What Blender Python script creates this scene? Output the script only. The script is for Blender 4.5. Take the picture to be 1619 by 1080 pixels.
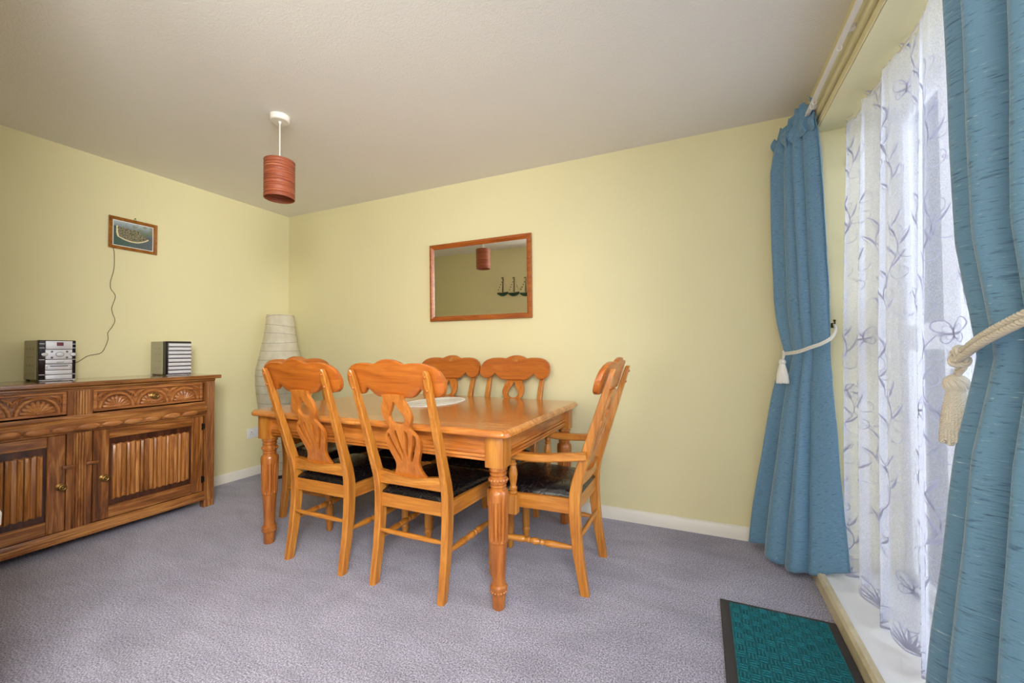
import bpy, bmesh, math, random
from mathutils import Vector, Matrix, noise as mnoise
PI = math.pi; R = math.radians
sc = bpy.context.scene
for o in list(bpy.data.objects): bpy.data.objects.remove(o)
col = sc.collection

# ------------------------------------------------------------------ camera, world, light, exposure
cam_d = bpy.data.cameras.new('camera'); cam = bpy.data.objects.new('camera', cam_d); col.objects.link(cam)
cam_d.sensor_fit = 'HORIZONTAL'; cam_d.sensor_width = 36.0; cam_d.lens = 651.25 / 1619 * 36.0
cam_d.clip_start = 0.02; cam_d.clip_end = 100
YAW, PIT, ROL = 0.4279, 0.0215, 0.005
cam.matrix_world = (Matrix.Translation((0, 0, 1.12)) @ Matrix.Rotation(YAW, 4, 'Z')
                    @ Matrix.Rotation(PI/2 + PIT, 4, 'X') @ Matrix.Rotation(-ROL, 4, 'Z'))
sc.camera = cam
sc.view_settings.view_transform = 'Standard'; sc.view_settings.look = 'None'
sc.view_settings.gamma = 1.0; sc.view_settings.use_curve_mapping = False
sc.view_settings.exposure = -0.05
w = bpy.data.worlds.new('world'); sc.world = w; w.use_nodes = True
w.node_tree.nodes['Background'].inputs[0].default_value = (0.84, 0.92, 1.0, 1)
w.node_tree.nodes['Background'].inputs[1].default_value = 7.8

def area(name, loc, rot, sx, sy, power, colr=(1, 1, 1), portal=False):
    l = bpy.data.lights.new(name, 'AREA'); l.shape = 'RECTANGLE'; l.size = sx; l.size_y = sy
    l.energy = power; l.color = colr
    if portal: l.cycles.is_portal = True
    o = bpy.data.objects.new(name, l); o.location = loc; o.rotation_euler = rot; col.objects.link(o); return o
# daylight through the patio opening, then added fill lamps in the room behind
area('patio_opening', (0.96, 1.40, 1.13), (0, R(90), 0), 2.1, 2.2, 34, portal=True)
area('lounge_fill', (-0.9, -3.6, 1.45), (R(90), 0, 0), 3.2, 1.9, 95, (1.0, 0.985, 0.97))  # added fill from behind the camera; the end wall has no window
area('lounge_side_fill', (0.50, -0.95, 1.35), (0, R(90), 0), 1.9, 1.3, 17, (0.97, 0.985, 1.0))  # added fill aimed across at the left wall; no window is built here

fl = area('camera_side_fill', (0.40, -0.50, 1.95), (0, 0, 0), 1.0, 1.0, 76, (1.0, 0.99, 0.97))     # added soft fill beside the camera, lifts the left wall and sideboard
fl.data.spread = R(125); fl.rotation_euler = (Vector((-3.6, 0.75, 0.95))-fl.location).to_track_quat('-Z', 'Y').to_euler()

# ------------------------------------------------------------------ room numbers
XL, YB, H, XR = -3.707, 2.79, 2.455, 0.55
YS = 0.40            # face of the short wall left of the camera
YE = -3.8            # far end of the lounge behind the camera
ZSOF, YJ = 2.215, 2.525

# ------------------------------------------------------------------ materials
def srgb(r, g, b):
    f = lambda c: (c/255)/12.92 if c/255 <= .04045 else (((c/255)+.055)/1.055)**2.4
    return (f(r), f(g), f(b), 1)
def newmat(name):
    m = bpy.data.materials.new(name); m.use_nodes = True; n = m.node_tree.nodes; n.clear()
    out = n.new('ShaderNodeOutputMaterial'); b = n.new('ShaderNodeBsdfPrincipled')
    m.node_tree.links.new(b.outputs[0], out.inputs[0]); return m, n, m.node_tree.links, b, out
def simple(name, c, rough=.5, metal=0, coat=0, spec=None):
    m, n, l, b, o = newmat(name); b.inputs['Base Color'].default_value = c
    b.inputs['Roughness'].default_value = rough; b.inputs['Metallic'].default_value = metal
    b.inputs['Coat Weight'].default_value = coat
    if spec is not None: b.inputs['Specular IOR Level'].default_value = spec
    return m
def coords(n, l, scale=(1, 1, 1), rot=(0, 0, 0), kind='Object'):
    tc = n.new('ShaderNodeTexCoord'); mp = n.new('ShaderNodeMapping')
    mp.inputs['Scale'].default_value = scale; mp.inputs['Rotation'].default_value = rot
    l.new(tc.outputs[kind], mp.inputs[0]); return mp.outputs[0]
def noise(n, l, vec, scale, detail=3, rough=.5, dist=0):
    t = n.new('ShaderNodeTexNoise'); t.inputs['Scale'].default_value = scale; t.inputs['Detail'].default_value = detail
    t.inputs['Roughness'].default_value = rough; t.inputs['Distortion'].default_value = dist
    l.new(vec, t.inputs['Vector']); return t.outputs['Fac']
def ramp(n, l, fac, stops):
    r = n.new('ShaderNodeValToRGB'); e = r.color_ramp.elements
    while len(e) < len(stops): e.new(.5)
    for i, (p, c) in enumerate(stops): e[i].position = p; e[i].color = c
    l.new(fac, r.inputs[0]); return r.outputs[0]
def bump(n, l, b, fac, strength, dist):
    k = n.new('ShaderNodeBump'); k.inputs['Strength'].default_value = strength; k.inputs['Distance'].default_value = dist
    l.new(fac, k.inputs['Height']); l.new(k.outputs[0], b.inputs['Normal'])
def mixc(n, l, a, b_, fac, mode='MIX'):
    m = n.new('ShaderNodeMix'); m.data_type = 'RGBA'; m.blend_type = mode
    for s, v in ((m.inputs[6], a), (m.inputs[7], b_), (m.inputs[0], fac)):
        if hasattr(v, 'is_output'): l.new(v, s)
        else: s.default_value = v
    return m.outputs[2]
def wood(name, dark, mid, light, axis='z', rough=.38, grain=1.0, knots=False, coat=.15, bumps=.15, fine=.75):
    m, n, l, b, o = newmat(name)
    long_, wide = 1.3, 14.0 * grain
    s = {'x': (long_, wide, wide), 'y': (wide, long_, wide), 'z': (wide, wide, long_)}[axis]
    v = coords(n, l, s)
    f1 = noise(n, l, v, 1.5, 5, .62, 1.6)
    c = ramp(n, l, f1, [(.28, dark), (.5, mid), (.72, light)])
    s2 = {'x': (4, 120, 120), 'y': (120, 4, 120), 'z': (120, 120, 4)}[axis]
    f2 = noise(n, l, coords(n, l, s2), 1.4*grain, 3, .6, .3)
    c2 = ramp(n, l, f2, [(.35, (.62, .55, .48, 1)), (.6, (1, 1, 1, 1))])
    c = mixc(n, l, c, c2, fine, 'MULTIPLY')
    if knots:
        vo = n.new('ShaderNodeTexVoronoi'); vo.inputs['Scale'].default_value = 1.0
        s3 = {'x': (2.6, 6.5, 3), 'y': (6.5, 2.6, 3), 'z': (6, 6, 2.6)}[axis]
        l.new(coords(n, l, s3), vo.inputs['Vector'])
        kc = ramp(n, l, vo.outputs['Distance'], [(.0, (.30, .17, .09, 1)), (.07, (.42, .27, .16, 1)), (.13, (1, 1, 1, 1))])
        c = mixc(n, l, c, kc, .85, 'MULTIPLY')
    l.new(c, b.inputs['Base Color']); b.inputs['Roughness'].default_value = rough
    b.inputs['Coat Weight'].default_value = coat; b.inputs['Coat Roughness'].default_value = .18
    bump(n, l, b, f2, bumps, .002)
    return m

M = {}
def wall_mat(name, c):
    m, n, l, b, o = newmat(name)
    f = noise(n, l, coords(n, l), 1.3, 2)
    cc = ramp(n, l, f, [(.3, tuple(x*.96 for x in c[:3])+(1,)), (.7, c)])
    l.new(cc, b.inputs['Base Color']); b.inputs['Roughness'].default_value = .75
    bump(n, l, b, noise(n, l, coords(n, l), 160, 3), .12, .002); return m
M['wall'] = wall_mat('pale_yellow_emulsion', srgb(229, 221, 176))
m, n, l, b, o = newmat('textured_ceiling_paint')
b.inputs['Base Color'].default_value = srgb(240, 237, 230); b.inputs['Roughness'].default_value = .85
f = noise(n, l, coords(n, l, (1, 1, 1)), 120, 4, .6, .15); bump(n, l, b, f, .55, .006); M['ceiling'] = m
m, n, l, b, o = newmat('grey_violet_carpet')
f1 = noise(n, l, coords(n, l), 2.2, 4, .6, .7); f2 = noise(n, l, coords(n, l), 170, 3, .75); f3 = noise(n, l, coords(n, l, (1, 3.2, 1), (0, 0, .5)), 2.6, 4, .65, .8)
c1 = ramp(n, l, f2, [(.33, srgb(84, 80, 106)), (.48, srgb(166, 163, 190)), (.65, srgb(240, 239, 252))])
c2 = ramp(n, l, f1, [(.3, (.80, .80, .82, 1)), (.65, (1, 1, 1, 1))]); c3 = ramp(n, l, f3, [(.35, (.80, .79, .79, 1)), (.6, (1.0, 1.0, 1.0, 1))])
cc = mixc(n, l, mixc(n, l, c1, c2, 1.0, 'MULTIPLY'), c3, .8, 'MULTIPLY'); l.new(cc, b.inputs['Base Color'])
b.inputs['Roughness'].default_value = .95; b.inputs['Specular IOR Level'].default_value = .15
b.inputs['Sheen Weight'].default_value = .25; bump(n, l, b, f2, .9, .008); M['carpet'] = m
M['white_gloss'] = simple('white_gloss_paint', srgb(232, 228, 218), .35)
M['upvc'] = simple('white_upvc', srgb(240, 242, 246), .3)
M['sill_white'] = simple('white_sill_board', srgb(246, 248, 253), .35)
m, n, l, b, o = newmat('cream_painted_timber')
c = ramp(n, l, noise(n, l, coords(n, l, (3, 2, 3)), 5, 4, .7), [(.3, srgb(196, 184, 150)), (.7, srgb(222, 212, 182))])
l.new(c, b.inputs['Base Color']); b.inputs['Roughness'].default_value = .4; M['cream'] = m
PD, PM, PL = srgb(160, 92, 30), srgb(194, 124, 46), srgb(216, 150, 66)
for ax in 'xyz': M['pine_'+ax] = wood('honey_pine_'+ax, PD, PM, PL, ax, .34, .8, bumps=.05, fine=.55)
M['pine_crest'] = wood('honey_pine_crest', srgb(168, 88, 26), srgb(188, 104, 34), srgb(204, 122, 46), 'x', .32, .8, coat=.25, bumps=.05, fine=.4)
M['pine_splat'] = wood('honey_pine_splat', srgb(172, 94, 30), srgb(196, 116, 42), srgb(212, 136, 56), 'z', .33, .8, coat=.2, bumps=.05, fine=.4)
M['table_top'] = wood('waxed_pine_tabletop', srgb(172, 94, 34), srgb(205, 130, 58), srgb(222, 152, 80), 'x', .20, .55, True, .55, .05)
M['apron'] = wood('waxed_pine_apron', srgb(160, 86, 28), srgb(198, 118, 46), srgb(218, 142, 66), 'x', .3, .8, True)
M['apron_y'] = wood('waxed_pine_apron_end', srgb(160, 86, 28), srgb(198, 118, 46), srgb(218, 142, 66), 'y', .3, .8, True)
M['table_leg'] = wood('turned_pine_leg', srgb(138, 74, 26), srgb(176, 104, 42), srgb(198, 126, 58), 'z', .30, .8, coat=.3, fine=.45, bumps=.05)
OD, OM, OL = srgb(74, 40, 18), srgb(148, 90, 42), srgb(208, 148, 82)
for ax in 'yz': M['oak_'+ax] = wood('golden_oak_'+ax, OD, OM, OL, ax, .33, 1.0, coat=.35, bumps=.3)
M['oak_top'] = wood('polished_oak_top', srgb(104, 60, 28), srgb(148, 96, 50), srgb(176, 124, 72), 'y', .14, 1, coat=.8, bumps=.02)
M['oak_light'] = wood('carved_oak', srgb(122, 68, 30), srgb(182, 116, 60), srgb(216, 156, 94), 'y', .45, .9, coat=.1)
M['oak_fold'] = wood('linenfold_oak', srgb(104, 58, 22), srgb(178, 114, 52), srgb(218, 158, 92), 'z', .3, 1, coat=.35)
M['oak_dark'] = wood('dark_stained_oak', srgb(44, 22, 12), srgb(76, 40, 22), srgb(104, 60, 34), 'z', .3, .9, coat=.4)
M['frame_red'] = wood('mirror_frame_mahogany', srgb(132, 62, 16), srgb(172, 92, 32), srgb(190, 112, 46), 'x', .35, .8)
M['frame_gold'] = wood('picture_frame_wood', srgb(120, 70, 22), srgb(168, 108, 40), srgb(190, 130, 56), 'x', .35, .8)
M['brass'] = simple('aged_brass', srgb(136, 104, 56), .42, .85)
M['iron'] = simple('black_iron', srgb(30, 27, 26), .45, .6)
M['brass_dark'] = simple('dark_brass', srgb(92, 74, 36), .4, 1)
# black patterned faux leather seat
m, n, l, b, o = newmat('black_embossed_leather')
v = coords(n, l, (1, 1, 1))
wv = n.new('ShaderNodeTexWave'); wv.wave_type = 'RINGS'; wv.inputs['Scale'].default_value = 9; wv.inputs['Distortion'].default_value = 11
wv.inputs['Detail'].default_value = 2; wv.inputs['Detail Scale'].default_value = 1.6; l.new(v, wv.inputs['Vector'])
f = ramp(n, l, wv.outputs['Fac'], [(.30, (0, 0, 0, 1)), (.42, (1, 1, 1, 1)), (.56, (1, 1, 1, 1)), (.66, (0, 0, 0, 1))])
c = ramp(n, l, f, [(0, srgb(14, 12, 15)), (1, srgb(25, 22, 26))]); l.new(c, b.inputs['Base Color'])
rr = ramp(n, l, f, [(0, (.20, .2, .2, 1)), (1, (.42, .42, .42, 1))]); l.new(rr, b.inputs['Roughness'])
bump(n, l, b, wv.outputs['Fac'], .25, .002); M['leather'] = m
# blue slub curtain
def slub(name, dark, mid, light):
    m, n, l, b, o = newmat(name)
    tc = n.new('ShaderNodeTexCoord'); mp = n.new('ShaderNodeMapping'); l.new(tc.outputs['UV'], mp.inputs[0])
    mp.inputs['Scale'].default_value = (24, 230, 1)
    f = noise(n, l, mp.outputs[0], 1.0, 4, .65, 0)
    mp2 = n.new('ShaderNodeMapping'); l.new(tc.outputs['UV'], mp2.inputs[0]); mp2.inputs['Scale'].default_value = (17, 160, 1)
    f2 = noise(n, l, mp2.outputs[0], 1.0, 2, .5, 0)
    c = ramp(n, l, f, [(.30, dark), (.42, mid), (.62, mid), (.74, light)])
    c2 = ramp(n, l, f2, [(.30, (.45, .50, .54, 1)), (.38, (1, 1, 1, 1))])
    c = mixc(n, l, c, c2, .85, 'MULTIPLY'); l.new(c, b.inputs['Base Color'])
    b.inputs['Roughness'].default_value = .55; b.inputs['Sheen Weight'].default_value = .35; b.inputs['Sheen Roughness'].default_value = .4
    bump(n, l, b, f, .6, .004); return m
M['curtain'] = slub('blue_slub_fabric', srgb(46, 78, 106), srgb(100, 142, 172), srgb(180, 202, 214))
# net
m, n, l, b, o = newmat('white_net_voile')
b.inputs['Base Color'].default_value = srgb(224, 229, 252); b.inputs['Roughness'].default_value = .7
tr = n.new('ShaderNodeBsdfTransparent'); tl = n.new('ShaderNodeBsdfTranslucent'); tl.inputs[0].default_value = srgb(232, 236, 254)
mx = n.new('ShaderNodeMixShader'); mx.inputs[0].default_value = .5; l.new(b.outputs[0], mx.inputs[1]); l.new(tl.outputs[0], mx.inputs[2])
mx2 = n.new('ShaderNodeMixShader'); l.new(tr.outputs[0], mx2.inputs[1]); l.new(mx.outputs[0], mx2.inputs[2])
f = noise(n, l, coords(n, l), 260, 2); rr = ramp(n, l, f, [(.35, (.40, .40, .40, 1)), (.65, (.53, .53, .53, 1))]); l.new(rr, mx2.inputs[0])
l.new(mx2.outputs[0], o.inputs[0]); M['net'] = m
m, n, l, b, o = newmat('net_embroidery_thread')
b.inputs['Base Color'].default_value = srgb(184, 187, 210); b.inputs['Roughness'].default_value = .45
tl = n.new('ShaderNodeBsdfTranslucent'); tl.inputs[0].default_value = srgb(176, 180, 206)
mx = n.new('ShaderNodeMixShader'); mx.inputs[0].default_value = .35; l.new(b.outputs[0], mx.inputs[1]); l.new(tl.outputs[0], mx.inputs[2]); l.new(mx.outputs[0], o.inputs[0]); M['thread'] = m
# glass
m, n, l, b, o = newmat('door_glass')
tr = n.new('ShaderNodeBsdfTransparent'); gl = n.new('ShaderNodeBsdfGlossy'); gl.inputs['Roughness'].default_value = .02
fr = n.new('ShaderNodeFresnel'); mx = n.new('ShaderNodeMixShader'); l.new(fr.outputs[0], mx.inputs[0]); l.new(tr.outputs[0], mx.inputs[1]); l.new(gl.outputs[0], mx.inputs[2]); l.new(mx.outputs[0], o.inputs[0]); M['glass'] = m
M['mirror'] = simple('silvered_mirror_glass', (.93, .93, .88, 1), .01, 1)
M['cord'] = simple('cream_silk_cord', srgb(206, 199, 186), .42); M['cord2'] = simple('white_silk_cord', srgb(226, 222, 212), .45)
M['shade'] = None
m, n, l, b, o = newmat('terracotta_wound_thread')
f = noise(n, l, coords(n, l, (3, 3, 190)), 1.0, 3, .6); c = ramp(n, l, f, [(.3, srgb(112, 50, 28)), (.55, srgb(160, 84, 54)), (.75, srgb(192, 122, 88))])
l.new(c, b.inputs['Base Color']); b.inputs['Roughness'].default_value = .5; bump(n, l, b, f, .6, .003); M['shade'] = m
m, n, l, b, o = newmat('white_rice_paper')
f = noise(n, l, coords(n, l, (1, 1, 1)), 18, 4, .6); c = ramp(n, l, f, [(.3, srgb(214, 206, 184)), (.7, srgb(238, 232, 214))]); l.new(c, b.inputs['Base Color']); b.inputs['Roughness'].default_value = .8
tl = n.new('ShaderNodeBsdfTranslucent'); tl.inputs[0].default_value = srgb(240, 236, 220); mx = n.new('ShaderNodeMixShader'); mx.inputs[0].default_value = .3
l.new(b.outputs[0], mx.inputs[1]); l.new(tl.outputs[0], mx.inputs[2]); l.new(mx.outputs[0], o.inputs[0]); M['paper'] = m
M['wirerib'] = simple('thin_wire_rib', srgb(140, 134, 116), .5)
M['white_plastic'] = simple('white_plastic', srgb(235, 230, 220), .35)
M['socket'] = simple('socket_plastic', srgb(222, 222, 226), .35); M['dark'] = simple('dark_slot', srgb(28, 26, 28), .6)
M['silver'] = simple('silver_plastic', srgb(216, 216, 222), .3, .25); M['silver_dark'] = simple('grey_seam', srgb(92, 92, 98), .4, .4)
M['olive'] = simple('grey_olive_casing', srgb(176, 172, 142), .5); M['dimple'] = simple('casing_dimple', srgb(160, 156, 126), .6)
M['black_gloss'] = simple('black_gloss_plastic', srgb(24, 20, 24), .12)
m = simple('red_display', srgb(84, 26, 44), .3); b = m.node_tree.nodes['Principled BSDF']; M['display'] = m
m = simple('red_led_digit', srgb(120, 30, 48), .3); b = m.node_tree.nodes['Principled BSDF']; b.inputs['Emission Color'].default_value = (1, .05, .1, 1); b.inputs['Emission Strength'].default_value = .04; M['led'] = m
M['rubber'] = simple('charcoal_rubber', srgb(58, 55, 58), .7)
m, n, l, b, o = newmat('teal_mat_pile')
f = noise(n, l, coords(n, l), 420, 2); c = ramp(n, l, f, [(.3, srgb(6, 70, 84)), (.6, srgb(24, 124, 136)), (.8, srgb(70, 168, 172))]); l.new(c, b.inputs['Base Color']); b.inputs['Roughness'].default_value = .9
bump(n, l, b, f, .5, .002); M['teal'] = m
m, n, l, b, o = newmat('white_crochet')
f = noise(n, l, coords(n, l), 300, 2); c = ramp(n, l, f, [(.3, srgb(196, 190, 176)), (.6, srgb(240, 236, 226))]); l.new(c, b.inputs['Base Color']); b.inputs['Roughness'].default_value = .9; bump(n, l, b, f, .6, .002); M['crochet'] = m
M['wire'] = simple('brown_flex', srgb(92, 74, 44), .5)
m, n, l, b, o = newmat('aerial_photo_print'); a = n.new('ShaderNodeVertexColor'); a.layer_name = 'Col'; l.new(a.outputs[0], b.inputs['Base Color']); b.inputs['Roughness'].default_value = .25; M['print'] = m
M['card'] = simple('white_print_border', srgb(232, 230, 226), .4)
M['sail'] = simple('cream_sail', srgb(226, 216, 176), .6); M['sail_stripe'] = simple('dark_sail_trim', srgb(60, 52, 34), .6)
M['hull'] = simple('teal_hull', srgb(14, 62, 52), .3); M['hull_rim'] = simple('black_hull_rim', srgb(28, 22, 26), .3)
m, n, l, b, o = newmat('patio_paving'); c = ramp(n, l, noise(n, l, coords(n, l), 6, 4), [(.3, srgb(150, 146, 140)), (.7, srgb(196, 192, 184))]); l.new(c, b.inputs['Base Color']); b.inputs['Roughness'].default_value = .8; M['paving'] = m
m, n, l, b, o = newmat('pale_boarding'); c = ramp(n, l, noise(n, l, coords(n, l), 3, 3), [(.3, srgb(214, 208, 200)), (.7, srgb(236, 232, 226))]); l.new(c, b.inputs['Base Color']); b.inputs['Roughness'].default_value = .6; M['boarding'] = m

# ------------------------------------------------------------------ mesh helpers
def BM(): return bmesh.new()
def add_box(bm, lo, hi, bev=0, seg=1, mat=None):
    lo, hi = Vector(lo), Vector(hi)
    r = bmesh.ops.create_cube(bm, size=1); vs = r['verts']
    for v in vs: v.co = Vector(((v.co.x+.5)*(hi.x-lo.x)+lo.x, (v.co.y+.5)*(hi.y-lo.y)+lo.y, (v.co.z+.5)*(hi.z-lo.z)+lo.z))
    if mat: 
        for v in vs: v.co = mat @ v.co
    if bev > 0:
        es = list({e for v in vs for e in v.link_edges})
        bmesh.ops.bevel(bm, geom=es, offset=bev, segments=seg, affect='EDGES', profile=.6, clamp_overlap=True)
    return bm
def add_lathe(bm, prof, c=(0, 0, 0), seg=24, mod=None, cap=True, axis=None):
    """prof: list of (z, r). mod(theta, z, r)->r"""
    rings = []; c = Vector(c)
    for z, r in prof:
        ring = []
        for i in range(seg):
            t = 2*PI*i/seg; rr = mod(t, z, r) if mod else r
            p = Vector((rr*math.cos(t), rr*math.sin(t), z))
            if axis: p = axis @ p
            ring.append(bm.verts.new(p + c))
        rings.append(ring)
    for a, b_ in zip(rings, rings[1:]):
        for i in range(seg):
            j = (i+1) % seg; bm.faces.new((a[i], a[j], b_[j], b_[i]))
    if cap:
        bm.faces.new(list(reversed(rings[0]))); bm.faces.new(rings[-1])
    return bm
def frames(path):
    T = []
    for i in range(len(path)):
        a = path[max(i-1, 0)]; b_ = path[min(i+1, len(path)-1)]; T.append((b_-a).normalized())
    n0 = T[0].orthogonal().normalized(); N = [n0]
    for i in range(1, len(T)):
        v = N[-1] - T[i]*N[-1].dot(T[i]); N.append(v.normalized() if v.length > 1e-6 else T[i].orthogonal().normalized())
    return T, N
def add_tube(bm, path, r, seg=8, cap=True):
    path = [Vector(p) for p in path]; T, N = frames(path); rings = []
    for i, p in enumerate(path):
        B = T[i].cross(N[i]); rr = r[i] if isinstance(r, (list, tuple)) else r
        rings.append([bm.verts.new(p + N[i]*rr*math.cos(2*PI*k/seg) + B*rr*math.sin(2*PI*k/seg)) for k in range(seg)])
    for a, b_ in zip(rings, rings[1:]):
        for k in range(seg):
            j = (k+1) % seg; bm.faces.new((a[k], a[j], b_[j], b_[k]))
    if cap and seg > 2:
        bm.faces.new(list(reversed(rings[0]))); bm.faces.new(rings[-1])
    return bm
def add_rope(bm, path, rad, pitch, strands=3, seg=6, per=10):
    """twisted rope: helical strands round a path"""
    pts = resample([Vector(p) for p in path], pitch/per); T, N = frames(pts); s = 0
    for k in range(strands):
        q = []
        for i, p in enumerate(pts):
            a = 2*PI*(i/per) + 2*PI*k/strands; B = T[i].cross(N[i])
            q.append(p + (N[i]*math.cos(a)+B*math.sin(a))*rad*.5)
        add_tube(bm, q, rad*.56, seg)
    return bm
def resample(pts, step):
    out = [pts[0]]; acc = 0
    for a, b_ in zip(pts, pts[1:]):
        d = (b_-a).length; n_ = max(1, int(round(d/step)))
        for i in range(1, n_+1): out.append(a.lerp(b_, i/n_))
    return out
def spline(pts, n_=8):
    P = [Vector(p) for p in pts]; out = []
    for i in range(len(P)-1):
        p0 = P[max(i-1, 0)]; p1 = P[i]; p2 = P[i+1]; p3 = P[min(i+2, len(P)-1)]
        for k in range(n_):
            t = k/n_; out.append(.5*((2*p1)+(p2-p0)*t+(2*p0-5*p1+4*p2-p3)*t*t+(3*p1-p0-3*p2+p3)*t**3))
    out.append(P[-1]); return out
def add_prism(bm, poly, d0, d1, plane='xz', mat=None):
    """poly in (a,b) extruded between d0 and d1 on the third axis"""
    def P(a, b_, d):
        v = {'xz': (a, d, b_), 'xy': (a, b_, d), 'yz': (d, a, b_)}[plane]; v = Vector(v)
        return mat @ v if mat else v
    A = [bm.verts.new(P(a, b_, d0)) for a, b_ in poly]; B = [bm.verts.new(P(a, b_, d1)) for a, b_ in poly]
    n_ = len(poly)
    bm.faces.new(A); bm.faces.new(list(reversed(B)))
    for i in range(n_):
        j = (i+1) % n_; bm.faces.new((A[j], A[i], B[i], B[j]))
    return bm
def add_ball(bm, c, r, sx=1, sy=1, sz=1, u=12, v=8, mat=None):
    r_ = bmesh.ops.create_uvsphere(bm, u_segments=u, v_segments=v, radius=r)
    for q in r_['verts']:
        p = Vector((q.co.x*sx, q.co.y*sy, q.co.z*sz))
        if mat: p = mat @ p
        q.co = p + Vector(c)
    return bm
def add_sheet(bm, f, nu, nv, uvf=None):
    uvl = bm.loops.layers.uv.verify()
    V = [[bm.verts.new(f(i/nu, j/nv)) for i in range(nu+1)] for j in range(nv+1)]
    for j in range(nv):
        for i in range(nu):
            fc = bm.faces.new((V[j][i], V[j][i+1], V[j+1][i+1], V[j+1][i]))
            if uvf:
                for lp, (a, b_) in zip(fc.loops, ((i, j), (i+1, j), (i+1, j+1), (i, j+1))): lp[uvl].uv = uvf(a/nu, b_/nv)
    return bm
def obj(name, bm, mat, parent=None, angle=35, world=False, flip=True):
    if flip: bmesh.ops.recalc_face_normals(bm, faces=bm.faces)
    me = bpy.data.meshes.new(name); bm.to_mesh(me); bm.free()
    me.polygons.foreach_set('use_smooth', [True]*len(me.polygons)); me.set_sharp_from_angle(angle=R(angle))
    if mat: me.materials.append(mat)
    o_ = bpy.data.objects.new(name, me); col.objects.link(o_)
    if parent:
        o_.parent = parent
        if world:
            root = parent
            while root.parent: root = root.parent
            me.transform(Matrix.Translation(-root.location))
    return o_
def thing(name, label, cat, loc=(0, 0, 0), rz=0, group=None):
    o_ = bpy.data.objects.new(name, None); col.objects.link(o_); o_.empty_display_size = .1
    o_.location = loc; o_.rotation_euler = (0, 0, rz); o_['label'] = label; o_['category'] = cat
    if group: o_['group'] = group
    return o_
def struct(o_, label=None, cat='room'):
    o_['kind'] = 'structure'
    if label: o_['label'] = label; o_['category'] = cat
    return o_
def dup_tree(o_, parent=None):
    c = o_.copy(); col.objects.link(c); c.parent = parent
    for k in [q for q in bpy.data.objects if q.parent == o_]: dup_tree(k, c)
    return c
def shape_curve(outer, holes, thick, bev=.0025, n_=8):
    """flat shape with holes -> mesh in the xz plane, thickness along y (made with a filled 2D curve)"""
    cu = bpy.data.curves.new('tmp', 'CURVE'); cu.dimensions = '2D'; cu.fill_mode = 'BOTH'
    for pts in [outer]+holes:
        s = cu.splines.new('POLY'); s.points.add(len(pts)-1); s.use_cyclic_u = True
        for i, (x, y) in enumerate(pts): s.points[i].co = (x, y, 0, 1)
    cu.extrude = thick/2-bev; cu.bevel_depth = bev; cu.bevel_resolution = 1; cu.offset = -bev
    t = bpy.data.objects.new('tmp', cu); col.objects.link(t)
    dg = bpy.context.evaluated_depsgraph_get(); me = bpy.data.meshes.new_from_object(t.evaluated_get(dg))
    bpy.data.objects.remove(t); bpy.data.curves.remove(cu)
    bm = bmesh.new(); bm.from_mesh(me); bpy.data.meshes.remove(me)
    for v in bm.verts: v.co = Vector((v.co.x, v.co.z, v.co.y))
    return bm
def smooth2(pts, n_=6, closed=True):
    P = [Vector((a, b_)) for a, b_ in pts]; out = []; m_ = len(P)
    for i in range(m_ if closed else m_-1):
        p0, p1, p2, p3 = P[(i-1) % m_], P[i], P[(i+1) % m_], P[(i+2) % m_]
        for k in range(n_):
            t = k/n_; q = .5*((2*p1)+(p2-p0)*t+(2*p0-5*p1+4*p2-p3)*t*t+(3*p1-p0-3*p2+p3)*t**3); out.append((q.x, q.y))
    return out
def interp(tab, x):
    if x <= tab[0][0]: return tab[0][1]
    for (a, va), (b_, vb) in zip(tab, tab[1:]):
        if x <= b_:
            t = (x-a)/(b_-a); return va+(vb-va)*t
    return tab[-1][1]

# ------------------------------------------------------------------ ROOM SHELL
bm = BM(); add_box(bm, (XL-.1, YE-.1, -.1), (XR, YB+.1, 0)); struct(obj('floor', bm, M['carpet']))
bm = BM(); add_box(bm, (XL-.1, YE-.1, H), (XR+.45, YB+.1, H+.1)); struct(obj('ceiling', bm, M['ceiling']))
bm = BM(); add_box(bm, (XL-.1, YE-.1, 0), (XL, YB+.1, H)); struct(obj('wall_left', bm, M['wall']))
bm = BM(); add_box(bm, (XL, YB, 0), (XR+.45, YB+.1, H)); struct(obj('wall_back', bm, M['wall']))
bm = BM(); add_box(bm, (XL, YS-.12, 0), (-1.66, YS, H)); struct(obj('wall_front', bm, M['wall']))
bm = BM()
add_box(bm, (XR, .30, ZSOF), (XR+.42, YB, H)); add_box(bm, (XR, YJ, 0), (XR+.42, YB, ZSOF)); add_box(bm, (XR, YE, 0), (XR+.42, .30, H))
struct(obj('wall_right', bm, M['wall']))
bm = BM(); add_box(bm, (XL, YE-.1, 0), (XR, YE, H)); struct(obj('wall_lounge_end', bm, M['wall']))
def skirting(name, a, b_, nrm):
    a, b_, nrm = Vector(a), Vector(b_), Vector(nrm); bm = BM()
    prof = [(0, 0), (.016, 0), (.016, .062), (.011, .072), (.004, .078), (0, .078)]
    A = [bm.verts.new(a+nrm*d+Vector((0, 0, z))) for d, z in prof]; B = [bm.verts.new(b_+nrm*d+Vector((0, 0, z))) for d, z in prof]
    k = len(prof); bm.faces.new(A); bm.faces.new(list(reversed(B)))
    for i in range(k): j = (i+1) % k; bm.faces.new((A[j], A[i], B[i], B[j]))
    struct(obj(name, bm, M['white_gloss']))
skirting('baseboard_back', (XL+.017, YB, 0), (XR-.06, YB, 0), (0, -1, 0))
skirting('baseboard_left', (XL, YS+.02, 0), (XL, YB, 0), (1, 0, 0))
skirting('baseboard_front', (XL+.02, YS, 0), (-1.66, YS, 0), (0, 1, 0))
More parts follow.
